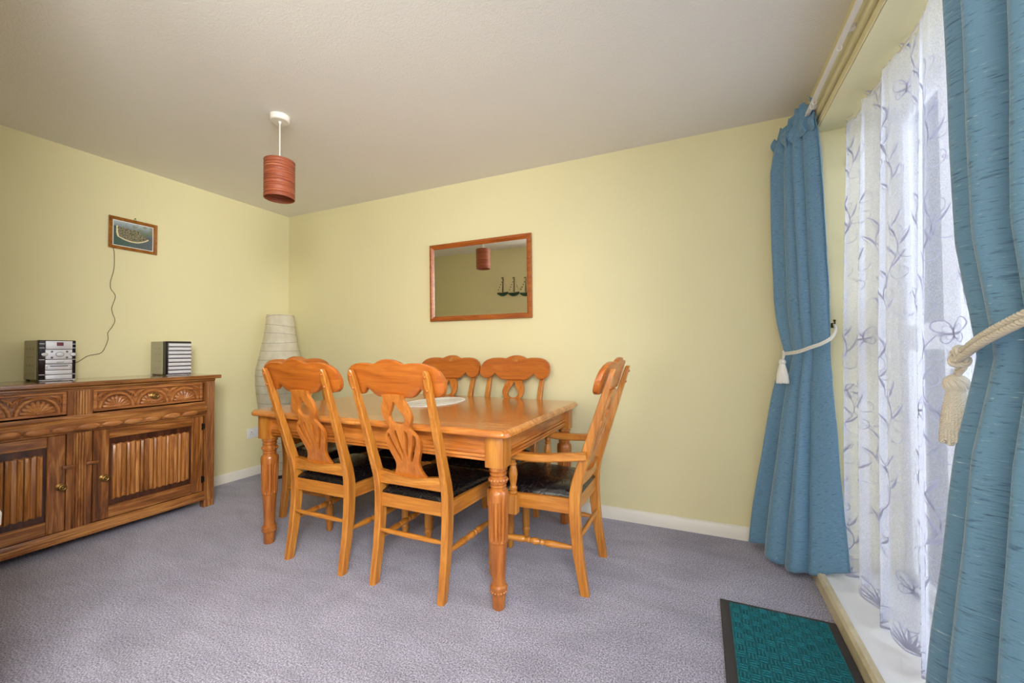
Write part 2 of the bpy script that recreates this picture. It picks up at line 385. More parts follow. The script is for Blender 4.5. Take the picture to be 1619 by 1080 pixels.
# painted batten and cover strip above the opening, under the curtain rail
bm = BM()
add_box(bm, (XR-.020, .32, 2.258), (XR, YB-.001, 2.330), .006, 2)
add_box(bm, (XR-.010, .32, 2.345), (XR, YB-.001, 2.395), .003)
add_box(bm, (XR-.006, .32, ZSOF+.002), (XR, YJ, 2.250), .002)
struct(obj('trim_1', bm, M['wall']))
# stepped threshold: cream nosing and white board
bm = BM(); add_prism(bm, [(.488, 0), (.520, 0), (.520, .062), (.500, .062), (.490, .050)], .32, YB-.02, 'xz'); struct(obj('trim_2', bm, M['cream']))
bm = BM(); add_box(bm, (.5202, .31, 0), (XR+.42, YJ-.001, .052), .002); struct(obj('trim_3', bm, M['sill_white']))

# patio door: frame, far pane, sliding sash with stile, rail and round lock
bm = BM()
X0, X1 = .862, .925
add_box(bm, (X0, .31, .052), (X1, YJ-.002, .115), .004); add_box(bm, (X0, .31, ZSOF-.055), (X1, YJ-.002, ZSOF-.001), .004)
add_box(bm, (X0, YJ-.06, .115), (X1, YJ-.002, ZSOF-.055), .004); add_box(bm, (X0, .31, .115), (X1, .37, ZSOF-.055), .004)
add_box(bm, (X0-.03, .32, .052), (X0-.004, YJ-.01, .070), .002); add_box(bm, (X0-.03, .32, .052), (X0-.022, YJ-.01, .090), .001)
door = struct(obj('door_1', bm, M['upvc']))
bm = BM()
add_box(bm, (X0+.002, 2.045, .116), (X0+.052, 2.155, ZSOF-.056), .004); add_box(bm, (X0+.002, .371, .116), (X0+.052, .45, ZSOF-.056), .004)
add_box(bm, (X0+.002, 1.20, .116), (X0+.052, 1.29, ZSOF-.056), .004)
obj('stile', bm, M['upvc'], door)
bm = BM(); add_box(bm, (X0+.004, 2.156, 1.115), (X0+.050, YJ-.061, 1.225), .004); obj('middle_rail', bm, M['upvc'], door)
bm = BM(); add_box(bm, (X0+.022, 2.15, .116), (X0+.030, YJ-.058, ZSOF-.056)); add_box(bm, (X0+.022, 1.286, .116), (X0+.030, 2.047, ZSOF-.056)); add_box(bm, (X0+.022, .45, .116), (X0+.030, 1.205, ZSOF-.056)); obj('glass_pane', bm, M['glass'], door)
ay = Matrix.Rotation(-PI/2, 3, 'Y')
bm = BM(); add_lathe(bm, [(0, .040), (.012, .040), (.020, .034), (.022, .018), (.022, .001)], (X0+.001, 2.098, 1.172), 32, axis=ay); hd = obj('lock_rose', bm, M['upvc'], door)
bm = BM(); add_box(bm, (X0-.034, 2.083, 1.163), (X0-.020, 2.113, 1.183), .004, 2); obj('latch', bm, M['silver_dark'], hd)
bm = BM(); add_box(bm, (X0-.006, 2.086, .99), (X0+.003, 2.104, 1.04), .004, 2); obj('keyhole_plate', bm, M['silver_dark'], door)

# outside: paving, kerb of stones, boarded pale wall
pave = thing('paved_patio', 'grey concrete slab patio outside the net curtained door', 'patio', (1.9, 1.5, -.12))
bm = BM(); add_box(bm, (.97, -2.5, -.16), (4.2, 6.0, -.13)); obj('bedding', bm, M['paving'], pave, world=True)
base = None
for i in range(5):
    for j in range(9):
        if base is None:
            bm = BM(); add_box(bm, (-.29, -.29, -.01), (.29, .29, .03), .006); base = obj('paving_slab', bm, M['paving'], pave); q = base
        else:
            q = base.copy(); col.objects.link(q)
        q.location = (1.28+.6*i-1.9, -1.2+.6*j-1.5, .0)
hs = thing('boarded_outbuilding', 'pale horizontally boarded wall seen faintly through the net curtain', 'outbuilding', (2.9, 3.4, -.12))
bm = BM(); add_box(bm, (2.95, 1.6, -.12), (3.1, 5.8, 2.35)); obj('wall', bm, M['boarding'], hs, world=True)
base = None
for i in range(17):
    if base is None:
        bm = BM(); add_prism(bm, [(0, 0), (.012, 0), (.045, .012), (.045, .14), (.012, .14)], -2.1, 2.1, 'xz'); base = obj('board', bm, M['boarding'], hs); q = base
    else: q = base.copy(); col.objects.link(q)
    q.rotation_euler = (0, 0, 0); q.location = (-.0, .3, .02+i*.142)

# ------------------------------------------------------------------ CURTAINS
def rail():
    t = thing('curtain_rail', 'thin white curtain rail running above the patio door', 'curtain rail', (.50, 1.6, 2.29))
    bm = BM(); add_box(bm, (.4945, .32, 2.278), (.5055, 2.70, 2.296), .002); add_box(bm, (.490, .32, 2.276), (.510, 2.70, 2.2795), .001); obj('rail', bm, M['white_plastic'], t, world=True)
    for y in (.75, 1.30, 1.86, 2.40):
        bm = BM(); add_box(bm, (.497, y-.012, 2.281), (.531, y+.012, 2.300), .003); obj('bracket', bm, M['white_plastic'], t, world=True)
    for y in (2.31, 2.35, 1.93, 1.25, 1.22):
        bm = BM(); a = [Vector((.500+.008*math.cos(k/14*2*PI), y, 2.268+.010*math.sin(k/14*2*PI))) for k in range(15)]; add_tube(bm, a, .0022, 6); obj('glider', bm, M['white_plastic'], t, world=True)
rail()

def catmull_tab(tab, z):
    return interp(tab, z)
# far curtain -- left / right edge in plan for each height
FL = {'x': [(.035, .262), (.25, .285), (.5, .33), (.78, .37), (.95, .40), (1.10, .428), (1.18, .418), (1.4, .397), (1.8, .397), (2.1, .405), (2.2, .418), (2.38, .46)],
      'y': [(.035, 2.73), (.5, 2.72), (.95, 2.70), (1.10, 2.66), (1.25, 2.69), (1.6, 2.70), (2.38, 2.72)]}
FR = {'x': [(.035, .610), (.25, .603), (.5, .588), (.78, .574), (.95, .562), (1.12, .562), (1.4, .560), (1.8, .550), (2.1, .538), (2.2, .530), (2.38, .505)],
      'y': [(.035, 2.365), (.25, 2.38), (.5, 2.40), (.95, 2.42), (1.12, 2.435), (1.4, 2.425), (2.0, 2.42), (2.38, 2.41)]}
BUL = [(.035, .105), (.3, .085), (.6, .06), (.95, .035), (1.10, .028), (1.3, .03), (1.8, .03), (2.2, .02), (2.38, .01)]
AMP = [(.035, .034), (.5, .032), (.9, .024), (1.10, .013), (1.3, .021), (1.8, .026), (2.1, .030), (2.25, .024), (2.38, .020)]
def far_curtain(u, v):
    hem = .035 + .012*math.sin(u*9) + .055*max(0, u-.80)/.2*(1 if u > .8 else 0)
    z = hem + (2.345-hem)*v
    if v > .93: z += .012*math.sin(u*41)*(v-.93)/.07
    a = Vector((interp(FL['x'], z), interp(FL['y'], z))); b_ = Vector((interp(FR['x'], z), interp(FR['y'], z)))
    d = b_-a; n_ = Vector((d.y, -d.x)).normalized()
    if n_.x > 0: n_ = -n_
    w_ = u + .010*math.sin(2*PI*u*3+z*1.3)
    lowblend = min(1, max(0, (1.2-z)/1.1))
    q_ = w_+.035*math.sin(2*PI*w_*1.5+.8)+.02*math.sin(17*w_)
    ph = 2*PI*(4.1*q_+.10*math.sin(7*w_+.5)) + .5*math.sin(z*1.7+4*w_)
    s = 2*abs(math.sin(ph/2))**.62-1.15
    am = interp(AMP, z)*(1+.45*math.sin(5.1*u+1.2)+.25*math.sin(13*u))
    if u > .74: am *= max(.15, 1-(u-.74)*3.2*(.35+.65*lowblend))
    off = interp(BUL, z)*math.sin(PI*min(1, u*1.02)) + am*s
    if z > 2.20:                                             # gathered ruffle at the heading
        off += .008*math.sin(u*60)*(min(z, 2.30)-2.20)/.1 + .006*math.sin(u*33+1)
    p = a + d*u + n_*off
    x = p.x
    if p.y > 2.50: x = min(x, .535)
    y = min(p.y, 2.775)
    z += .0035*mnoise.noise(Vector((u*30, 1, z*6)))
    return Vector((x+.0025*mnoise.noise(Vector((u*14, z*5, 0))), y, z))
tF = thing('blue_curtain', 'blue slub curtain hanging full length in the far corner beside the back wall', 'curtain', (.45, 2.57, 0), 0, 'blue slub curtains at the patio door')
bm = BM(); add_sheet(bm, far_curtain, 200, 150, lambda u, v: (u*1.1, v*2.3)); o_ = obj('drape', bm, M['curtain'], tF, 180, True, flip=False)
md = o_.modifiers.new('s', 'SOLIDIFY'); md.thickness = .003; md.offset = 0
bm = BM()
def ruffle(u, v):
    p = far_curtain(u, .955); q = 2*PI*u
    out = .012+.006*math.sin(u*55)+.005*math.sin(u*23)
    return Vector((p.x-out*math.sin(PI*v)*1.0-.004, p.y-.008*math.sin(u*47), p.z-.045+.085*v+.010*math.sin(u*38)))
add_sheet(bm, ruffle, 160, 8, lambda u, v: (u*1.1, v*.09)); obj('heading_ruffle', bm, M['curtain'], tF, 180, True, flip=False)

# near curtain
NLt = [(.03, 1.12), (.40, 1.075), (.60, 1.035), (.80, .995), (.93, .975), (1.10, .948), (1.18, .952), (1.30, .964), (1.60, .960), (1.85, .952), (2.30, .945)]
NRt = [(.03, .38), (.60, .44), (1.10, .52), (1.30, .50), (1.80, .46), (2.30, .42)]
NA = [(.03, .066), (.6, .060), (.95, .046), (1.11, .028), (1.30, .044), (1.8, .056), (2.3, .056)]
def near_curtain(u, v):
    z = .04 + (2.32-.04)*v
    y0, y1 = interp(NLt, z), interp(NRt, z); y = y0+(y1-y0)*u
    am = interp(NA, z)*(1+.3*math.sin(7*u+.6)); lean = .05*math.sin(z*1.9+.5)
    ph = 2*PI*(6.6*(u+.018*math.sin(9*u+1.0)) + lean*math.sin(4*u+.4)) + 2.2 + .35*math.sin(z*1.6)*u
    s = 2*abs(math.sin(ph/2))**.55-1.20
    x = .452 - am*s*1.15 - .01*math.sin(PI*u) + .02*(max(0, .35-z))
    fold = .016*math.sin(ph)*math.sin(PI*min(1, u*6))          # overhanging tubular folds
    x += .004*mnoise.noise(Vector((u*20, z*4, 3)))
    return Vector((x, y+fold, z))
tN = thing('blue_curtain', 'large near blue slub curtain gathered by a thick cream cord', 'curtain', (.45, .8, 0), 0, 'blue slub curtains at the patio door')
bm = BM(); add_sheet(bm, near_curtain, 240, 120, lambda u, v: (u*1.3, v*2.3)); o_ = obj('drape', bm, M['curtain'], tN, 180, True, flip=False)
md = o_.modifiers.new('s', 'SOLIDIFY'); md.thickness = .003; md.offset = 0
bm = BM()
add_sheet(bm, lambda u, v: near_curtain(u, .985)+Vector((-.010*math.sin(PI*v)-.006*math.sin(u*70)*math.sin(PI*v), 0, -.03+.05*v)), 160, 4, lambda u, v: (u*1.3, v*.05)); obj('heading_tape', bm, M['curtain'], tN, 180, True, flip=False)

# net curtain
random.seed(4)
def netx(y, z):
    w_ = y*25+1.3*math.sin(y*5.3)
    a = .021*math.asin(.97*math.sin(w_)) + .006*math.sin(y*61+2*math.sin(y*3.1)+.3) + .002*math.sin(y*121)
    # sharper pleats
    k = interp([(0, 1.25), (1.2, 1.0), (2.2, .7)], z)
    xb = interp([(0, .642), (1.2, .650), (2.2, .672)], z)
    return xb + k*a
NY0, NY1 = 2.515, .34
def nethem(y):
    t = (y*7.6) % 1.0
    return .060 + .030*(1-math.sin(PI*t))
def net_pt(y, z): return Vector((netx(y, z), y + .012*math.sin(y*25+1.3*math.sin(y*5.3)+1.2)*interp([(0, 1), (2.2, .4)], z), z))
def netf(u, v):
    y = NY0+(NY1-NY0)*u; hz = nethem(y); z = hz+(2.195-hz)*v
    if v > .985: z += .006*math.sin(y*150)
    return net_pt(y, z)
tW = thing('net_curtain', 'white embroidered net curtain with leaves and butterflies across the patio door', 'net curtain', (.65, 1.4, 0))
bm = BM(); add_sheet(bm, netf, 520, 60, lambda u, v: (u*2.2, v*2.2)); obj('net_panel', bm, M['net'], tW, 180, True, flip=False)
bm = BM(); add_tube(bm, [(.672, .33, 2.190), (.672, 2.52, 2.190)], .005, 8); obj('net_rod', bm, M['white_plastic'], tW, world=True)
em = BM(); OFF = -.0022
def E(y, z): p = net_pt(y, z); return Vector((p.x+OFF, p.y, p.z))
def ribbon(pts, w0, w1=None):
    w1 = w1 if w1 is not None else w0; prev = None
    for i, (y, z) in enumerate(pts):
        a = pts[max(0, i-1)]; b_ = pts[min(len(pts)-1, i+1)]; dx, dz = b_[0]-a[0], b_[1]-a[1]; L = math.hypot(dx, dz) or 1
        ww = (w0+(w1-w0)*i/(len(pts)-1))/2; nx, nz = -dz/L*ww, dx/L*ww
        cur = (em.verts.new(E(y+nx, z+nz)), em.verts.new(E(y-nx, z-nz)))
        if prev: em.faces.new((prev[0], prev[1], cur[1], cur[0]))
        prev = cur
def leaf(y, z, ang, L, W):
    c, s = math.cos(ang), math.sin(ang); N_ = 7
    # half solid, half outline, as machine embroidery
    def pt(t, sgn): ww = W*math.sin(PI*t**.8)*sgn; return (y+c*L*t-s*ww, z+s*L*t+c*ww)
    prev = None
    for i in range(N_+1):
        t = i/N_; a = em.verts.new(E(*pt(t, 0))); b_ = em.verts.new(E(*pt(t, .5)))
        if prev: em.faces.new((prev[0], prev[1], b_, a))
        prev = (a, b_)
    ribbon([pt(i/N_, -.5) for i in range(N_+1)], .0014)
def curl(y, z, ang, r, turn=1):
    pts = []
    for i in range(22):
        t = i/21; a = ang+turn*t*5.2; rr = r*(1-.72*t); pts.append((y+rr*math.cos(a)-r*math.cos(ang), z+rr*math.sin(a)-r*math.sin(ang)))
    ribbon(pts, .0022, .0016)
def butterfly(y, z, s, ang):
    for sg in (-1, 1):
        for (aa, L, W) in ((.85, .060, .017), (2.05, .038, .013)):
            a = ang+PI/2+sg*aa; c, q = math.cos(a), math.sin(a)
            for k_, wd in ((1.0, .0030), (.6, .0020)):
                pts = [(y+s*k_*(c*L*(1-math.cos(t))/2-q*W*math.sin(t)*(1-.35*math.cos(t))), z+s*k_*(q*L*(1-math.cos(t))/2+c*W*math.sin(t)*(1-.35*math.cos(t)))) for t in [k/16*2*PI for k in range(17)]]
                ribbon(pts, wd)
    dx, dz = math.cos(ang+PI/2), math.sin(ang+PI/2); ribbon([(y-dx*.016, z-dz*.016), (y+dx*.018, z+dz*.018)], .0045)
    for sg in (-1, 1): ribbon([(y+dx*.016, z+dz*.016), (y+dx*.034+sg*.008, z+dz*.034)], .0014)
def vine(y0, z0, h, sway, sg):
    pts = []
    for i in range(30):
        t = i/29; pts.append((y0+sway*math.sin(t*PI*2.2)*sg, z0+h*t))
    ribbon(pts, .0030)
    for k in range(2, 29, 3):
        y, z = pts[k]; side = 1 if (k//3) % 2 else -1
        a = PI/2 - side*sg*random.uniform(.35, .8); leaf(y, z, a, random.uniform(.05, .08), .017)
        if k % 6 == 2: curl(y, z, PI/2+side*1.2, random.uniform(.025, .045), side)
def berries(y, z):
    for k in range(7):
        yy, zz = y+.011*k-.035, z+.006*math.sin(k*2.1)-.004*(k % 2); c = [(yy+.0045*math.cos(t), zz+.0045*math.sin(t)) for t in [q/6*2*PI for q in range(7)]]; ribbon(c, .0020)
for iy in range(14):
    y = 2.44-iy*.155
    for iz in range(5):
        z = .16+iz*.44+(iy % 2)*.2
        if z > 2.0: continue
        vine(y+random.uniform(-.02, .02), z, .36, .035, 1 if (iy+iz) % 2 else -1)
        if (iy*3+iz) % 4 == 0: butterfly(y+.075, z+.12, 1.0, random.uniform(-.3, .3))
        elif (iy+iz) % 3 == 0: berries(y+.07, z+.20)
        if (iy+iz) % 2 == 0: curl(y+.07, z+.27, .4, .04, 1)
for k in range(17):            # leafy scallops of the hem
    yc = 2.434-k/7.6*.9999+0.0
    yc = (math.floor(2.5*7.6)-k+.5)/7.6
    for j in range(9):
        a = R(20+17.5*j); leaf(yc, .070, a, .075, .016)
    ribbon([(yc-.064+.128*i/16, .062+.030*(1-math.sin(PI*i/16))) for i in range(17)], .005)
    ribbon([(yc-.064+.128*i/16, .150+.016*math.cos(2*PI*i/16)) for i in range(17)], .0025)
o_ = obj('embroidery', em, M['thread'], tW, 180, True, flip=False); o_['kind'] = 'stuff'

# tiebacks
def tassel(t, c, L, r, mat, twisted, kn):
    c = Vector(c)
    bm = BM()
    for k in range(5):
        a = k*PI/5; ax = Matrix.Rotation(a, 3, 'Z') @ Matrix.Rotation(R(62), 3, 'X')
        q = [c + ax @ Vector((kn*.82*math.cos(s), kn*.82*math.sin(s), .0)) for s in [i/20*2*PI for i in range(21)]]
        for off in (-1.5, -.5, .5, 1.5):
            add_tube(bm, [p+ax @ Vector((0, 0, kn*.19*off)) for p in q], kn*.105, 6, False)
    add_ball(bm, c, kn*.70, 1, 1, .85); obj('knot', bm, mat, t, world=True)
    bm = BM(); N_ = 28 if twisted else 30
    for layer in (0, 1):
        for k in range(N_):
            a = 2*PI*(k+.5*layer)/N_; r0 = kn*(.55-.15*layer); r1 = r*(1-.2*layer)
            pts = [c+Vector((math.cos(a)*(r0+(r1-r0)*math.sin(s*PI/2)), math.sin(a)*(r0+(r1-r0)*math.sin(s*PI/2)), -kn*.5-s*(L+.004*math.sin(k*2.3)))) for s in (0, .15, .35, .6, .85, 1)]
            if twisted: add_rope(bm, pts, r*.135, .0062, 2, 5, 8)
            else: add_tube(bm, spline(pts, 2), r*.13, 5)
    o_ = obj('fringe', bm, mat, t, world=True); o_['kind'] = 'stuff'
t = thing('curtain_tieback', 'thick twisted cream cord tieback with a large tassel round the near curtain', 'tieback', (.41, .95, 1.1), 0)
bm = BM()
path = spline([(.405, .962, 1.112), (.398, .925, 1.120), (.388, .868, 1.135), (.385, .816, 1.150), (.388, .74, 1.172), (.40, .62, 1.20), (.43, .50, 1.225), (.50, .40, 1.24), (.548, .35, 1.245)], 6)
add_rope(bm, path, .0055, .022, 3, 7, 12)
add_rope(bm, [p+Vector((-.002, 0, -.0115)) for p in path], .0055, .022, 3, 7, 12); obj('rope', bm, M['cord'], t, world=True)
bm = BM()
for dy in (-.004, .004): add_rope(bm, spline([(.408, .957-dy, 1.100), (.409, .966-dy*2, 1.088), (.410, .978-dy, 1.078), (.41, .986, 1.070)], 5), .0045, .018, 3, 6, 10)
lk = [Vector((.404+.006*math.sin(2*a), .960+.013*math.cos(a), 1.106+.014*math.sin(a))) for a in [i/24*2*PI for i in range(25)]]
add_rope(bm, lk, .006, .020, 3, 6, 12); lk2 = [Vector((.398, .960+.007*math.cos(a), 1.106+.009*math.sin(a))) for a in [i/20*2*PI for i in range(21)]]; add_rope(bm, lk2, .0045, .02, 3, 6, 10)
obj('loop', bm, M['cord'], t, world=True)
tassel(t, (.41, .986, 1.056), .092, .021, M['cord'], True, .019)
t = thing('curtain_tieback', 'thin white cord tieback with a small tassel round the far curtain', 'tieback', (.42, 2.5, 1.1), 0)
bm = BM(); path = spline([(.398, 2.52, 1.100), (.440, 2.44, 1.110), (.480, 2.395, 1.130), (.525, 2.375, 1.150), (.565, 2.385, 1.178), (.592, 2.43, 1.215), (.602, 2.50, 1.240)], 6)
add_rope(bm, path, .0048, .016, 3, 6, 10); add_rope(bm, [p+Vector((0, 0, -.009)) for p in path], .0042, .016, 3, 6, 10); obj('rope', bm, M['cord2'], t, world=True)
bm = BM(); add_rope(bm, [Vector((.392, 2.52+.012*math.cos(a), 1.096+.012*math.sin(a))) for a in [i/20*2*PI for i in range(21)]], .0045, .016, 3, 6, 10)
add_tube(bm, [(.392, 2.525, 1.088), (.388, 2.53, 1.062)], .004); add_tube(bm, [(.395, 2.51, 1.088), (.390, 2.525, 1.062)], .004); obj('loop', bm, M['cord2'], t, world=True)
tassel(t, (.388, 2.53, 1.052), .098, .026, M['cord2'], False, .017)
bm = BM(); add_tube(bm, spline([(.603, 2.524, 1.235), (.603, 2.502, 1.236), (.603, 2.490, 1.244), (.603, 2.494, 1.256)], 4), .003, 8); add_ball(bm, (.603, 2.494, 1.258), .006); add_box(bm, (.594, 2.519, 1.224), (.612, 2.5249, 1.248), .002); obj('hook', bm, M['brass_dark'], t, world=True)

# ------------------------------------------------------------------ DOOR MAT
MX0, MX1, MY0, MY1 = .066, .486, 1.36, 2.085
t = thing('door_mat', 'teal ribbed door mat with charcoal rubber border beside the threshold', 'mat', ((MX0+MX1)/2, (MY0+MY1)/2, 0))
bm = BM(); add_box(bm, (MX0, MY0, .0005), (MX1, MY1, .006), .002); obj('rubber_border', bm, M['rubber'], t, world=True)
bm = BM(); add_box(bm, (MX0+.036, MY0+.036, .0055), (MX1-.03, MY1-.02, .0085), .001); obj('pile_field', bm, M['teal'], t, world=True)
bm = BM(); fx0, fx1, fy0, fy1 = MX0+.040, MX1-.034, MY0+.040, MY1-.024; nx = 10; cw = (fx1-fx0)/nx; ny = int((fy1-fy0)/cw); cy = (fy1-fy0)/ny
for i in range(nx):
    for j in range(ny):
        for k in range(3):
            g = .0026
            if (i+j) % 2: lo = (fx0+i*cw+g, fy0+j*cy+k*cy/3+g, .008); hi = (fx0+(i+1)*cw-g, fy0+j*cy+(k+1)*cy/3-g, .0145)
            else: lo = (fx0+i*cw+k*cw/3+g, fy0+j*cy+g, .008); hi = (fx0+i*cw+(k+1)*cw/3-g, fy0+(j+1)*cy-g, .0145)
            add_box(bm, lo, hi, .0025)
o_ = obj('pile_ridges', bm, M['teal'], t, world=True); o_['kind'] = 'stuff'

# ------------------------------------------------------------------ TABLE
TX0, TX1, TY0, TY1, TZ = -2.397, -.732, 1.548, 2.672, .782
tT = thing('dining_table', 'rectangular honey pine dining table with fluted turned legs', 'table', ((TX0+TX1)/2, (TY0+TY1)/2, 0))
def top_half(x0, x1, rl, rr):
    """one half of the top: rounded outer corners, bullnosed and ogee edge"""
    def outline(inset):
        pts = []; r0 = .045
        def corner(cx, cy, a0, on, sx, sy):
            if on:
                for k in range(7):
                    a = a0+k/6*PI/2; pts.append((cx+(r0-inset)*math.cos(a), cy+(r0-inset)*math.sin(a)))
            else: pts.append((cx+sx*r0, cy+sy*(r0-inset)))
        corner(x1-r0, TY1-r0, 0, rr, 1, 1); corner(x0+r0, TY1-r0, PI/2, rl, -1, 1)
        corner(x0+r0, TY0+r0, PI, rl, -1, -1); corner(x1-r0, TY0+r0, 1.5*PI, rr, 1, -1); return pts
    bm = BM(); levels = [(.014, TZ-.034), (.006, TZ-.033), (.001, TZ-.028), (0, TZ-.020), (.002, TZ-.013), (.007, TZ-.008), (.009, TZ-.0065), (.011, TZ-.003), (.016, TZ)]
    rings = [[bm.verts.new((x, y, z)) for x, y in outline(i_)] for i_, z in levels]
    for a, b_ in zip(rings, rings[1:]):
        for i in range(len(a)): j = (i+1) % len(a); bm.faces.new((a[i], a[j], b_[j], b_[i]))
    bm.faces.new(rings[-1]); bm.faces.new(list(reversed(rings[0]))); return bm
XM = -1.568
obj('tabletop', top_half(TX0, XM-.0008, True, False), M['table_top'], tT, 30, True)
obj('tabletop', top_half(XM+.0008, TX1, False, True), M['table_top'], tT, 30, True)
LX = (-2.315, -.812); LY = (1.628, 2.592); B2 = .044
def apron(lo, hi, axis, sgn):
    bm = BM(); add_box(bm, lo, hi, .002)
    for z0, z1, d in ((.668, .680, .006), (.650, .664, .010), (.636, .648, .007)):
        if axis == 'x':
            y = lo[1] if sgn < 0 else hi[1]; ys = sorted((y, y+sgn*d)); add_box(bm, (lo[0], ys[0], z0), (hi[0], ys[1], z1), .003, 2)
        else:
            x = lo[0] if sgn < 0 else hi[0]; xs = sorted((x, x+sgn*d)); add_box(bm, (xs[0], lo[1], z0), (xs[1], hi[1], z1), .003, 2)
    return bm
obj('apron', apron((LX[0]+B2, LY[0]-.020, .634), (LX[1]-B2, LY[0]+.004, TZ-.034), 'x', -1), M['apron'], tT, 30, True)
obj('apron', apron((LX[0]+B2, LY[1]-.004, .634), (LX[1]-B2, LY[1]+.020, TZ-.034), 'x', 1), M['apron'], tT, 30, True)
obj('apron', apron((LX[1]-.004, LY[0]+B2, .634), (LX[1]+.020, LY[1]-B2, TZ-.034), 'y', 1), M['apron_y'], tT, 30, True)
obj('apron', apron((LX[0]-.020, LY[0]+B2, .634), (LX[0]+.004, LY[1]-B2, TZ-.034), 'y', -1), M['apron_y'], tT, 30, True)
def table_leg():
    bm = BM()
    prof = [(0, .0255), (.004, .028), (.045, .030), (.060, .030), (.066, .034), (.080, .035), (.090, .039), (.098, .038), (.106, .031), (.118, .030), (.135, .0295), (.20, .033), (.255, .036), (.276, .0375), (.283, .0375), (.285, .0355), (.288, .041), (.293, .0415),
            (.30, .0415), (.32, .042), (.38, .0435), (.43, .0445), (.452, .045), (.466, .0455), (.480, .0465), (.498, .0465), (.508, .044), (.515, .038), (.520, .033), (.524, .033), (.527, .036), (.532, .036), (.535, .033), (.538, .034), (.543, .0385), (.556, .0405), (.566, .039), (.571, .033), (.575, .034), (.580, .038), (.585, .038), (.588, .033), (.592, .034), (.597, .040), (.604, .041), (.612, .040)]
    def md_(t_, z, r):
        if .296 < z < .470: k = min(1, (z-.296)/.006, (.470-z)/.016); return r-.0065*k*max(0, 1-abs(math.sin(t_*8))/.62)**.6
        return r
    prof2 = []
    for (z0, r0), (z1, r1) in zip(prof, prof[1:]):
        n_ = max(1, int((z1-z0)/.012)) if .28 < z0 < .47 else 1
        for k in range(n_): prof2.append((z0+(z1-z0)*k/n_, r0+(r1-r0)*k/n_))
    prof2.append(prof[-1]); add_lathe(bm, prof2, (0, 0, 0), 128, md_)
    for k in range(16):
        a = 2*PI*k/16; add_ball(bm, (.0375*math.cos(a), .0375*math.sin(a), .556), .0078, u=8, v=6); add_ball(bm, (.0335*math.cos(a), .0335*math.sin(a), .075), .0066, u=8, v=6)
    return bm
leg0 = obj('leg', table_leg(), M['table_leg'], tT, 30)
bm = BM(); add_box(bm, (-B2, -B2, .612), (B2, B2, TZ-.034), .005, 2); obj('leg_block', bm, M['pine_z'], leg0, 30)
c0 = Vector(tT.location); k = 0
for x in LX:
    for y in LY:
        q = leg0 if k == 0 else dup_tree(leg0, tT)
        q.location = (x-c0.x, y-c0.y, 0); k += 1

# ------------------------------------------------------------------ CHAIRS (local: rear feet at y=0, sitter faces +y)
PROF = [(0, .000), (.06, .010), (.18, .030), (.30, .042), (.40, .046), (.46, .042), (.52, .030), (.60, .004), (.72, -.035), (.85, -.078), (.95, -.111), (1.035, -.139)]
def post_y(z): return interp(PROF, z)
def post_bm(sx):
    bm = BM(); rings = []
    zs = [0, .06, .12, .18, .24, .30, .35, .40, .43, .46, .49, .52, .56, .60, .66, .72, .78, .85, .90, .95, .99, 1.015, 1.028, 1.035]
    for z in zs:
        w_ = interp([(0, .0165), (.3, .0185), (.45, .0185), (.7, .0165), (1.03, .0145)], z); d = interp([(0, .020), (.2, .024), (.43, .0265), (.7, .020), (1.03, .012)], z)
        if z > 1.0: k = math.sqrt(max(0, 1-((z-1.0)/.0365)**2)); w_ *= max(.25, k)
        x = sx*interp([(0, .195), (.43, .195), (1.03, .208)], z); y = post_y(z); e = .004
        rings.append([bm.verts.new((x+a, y+b_, z)) for a, b_ in ((-w_+e, -d), (w_-e, -d), (w_, -d+e), (w_, d-e), (w_-e, d), (-w_+e, d), (-w_, d-e), (-w_, -d+e))])
    for a, b_ in zip(rings, rings[1:]):
        for i in range(8): j = (i+1) % 8; bm.faces.new((a[i], a[j], b_[j], b_[i]))
    bm.faces.new(list(reversed(rings[0]))); bm.faces.new(rings[-1]); return bm
TOPO = [(-.270, .985), (-.266, 1.010), (-.252, 1.034), (-.228, 1.052), (-.195, 1.063), (-.155, 1.067), (-.115, 1.066), (-.085, 1.061), (-.074, 1.064), (-.055, 1.074), (-.028, 1.082), (0, 1.084)]
BOTO = [(-.270, .985), (-.268, .958), (-.257, .936), (-.238, .923), (-.212, .918), (-.188, .921), (-.172, .933), (-.156, .951), (-.149, .953), (-.130, .936), (-.108, .918), (-.092, .912), (-.06, .911), (0, .910)]
def crest_bm():
    bm = BM(); N_ = 64; rows = []
    def f(tab, x): return interp(tab, -abs(x))
    xs = [-.270*math.cos(PI*i/N_) for i in range(N_+1)]
    for x in xs:
        zt, zb = f(TOPO, x), f(BOTO, x)
        if zt-zb < .002: zt = zb+.002
        ring = []
        def P(z, dep):  # dep: 0 back .. 1 front
            return (x, post_y(min(z, 1.09)) + .011 + .026*dep + .016*(abs(x)/.268)**2 - .001, z)
        m_ = min(.004, (zt-zb)*.3)
        ring = [P(zb+m_, 0), P(zb, .16), P(zb, .84), P(zb+m_, 1)]
        for k in range(1, 5): ring.append(P(zb+m_+(zt-zb-2*m_)*k/5, 1))
        ring += [P(zt-m_, 1), P(zt, .84), P(zt, .16), P(zt-m_, 0)]
        for k in range(1, 5): ring.append(P(zt-m_-(zt-zb-2*m_)*k/5, 0))
        rows.append([bm.verts.new(p) for p in ring])
    for a, b_ in zip(rows, rows[1:]):
        for i in range(len(a)): j = (i+1) % len(a); bm.faces.new((a[i], a[j], b_[j], b_[i]))
    bm.faces.new(rows[0]); bm.faces.new(list(reversed(rows[-1]))); return bm
def post_y_ext(z): return post_y(z) if z < 1.035 else -.139-(z-1.035)*.33
_py = post_y
def post_y(z): return _py(z) if z < 1.035 else -.139-(z-1.035)*.33
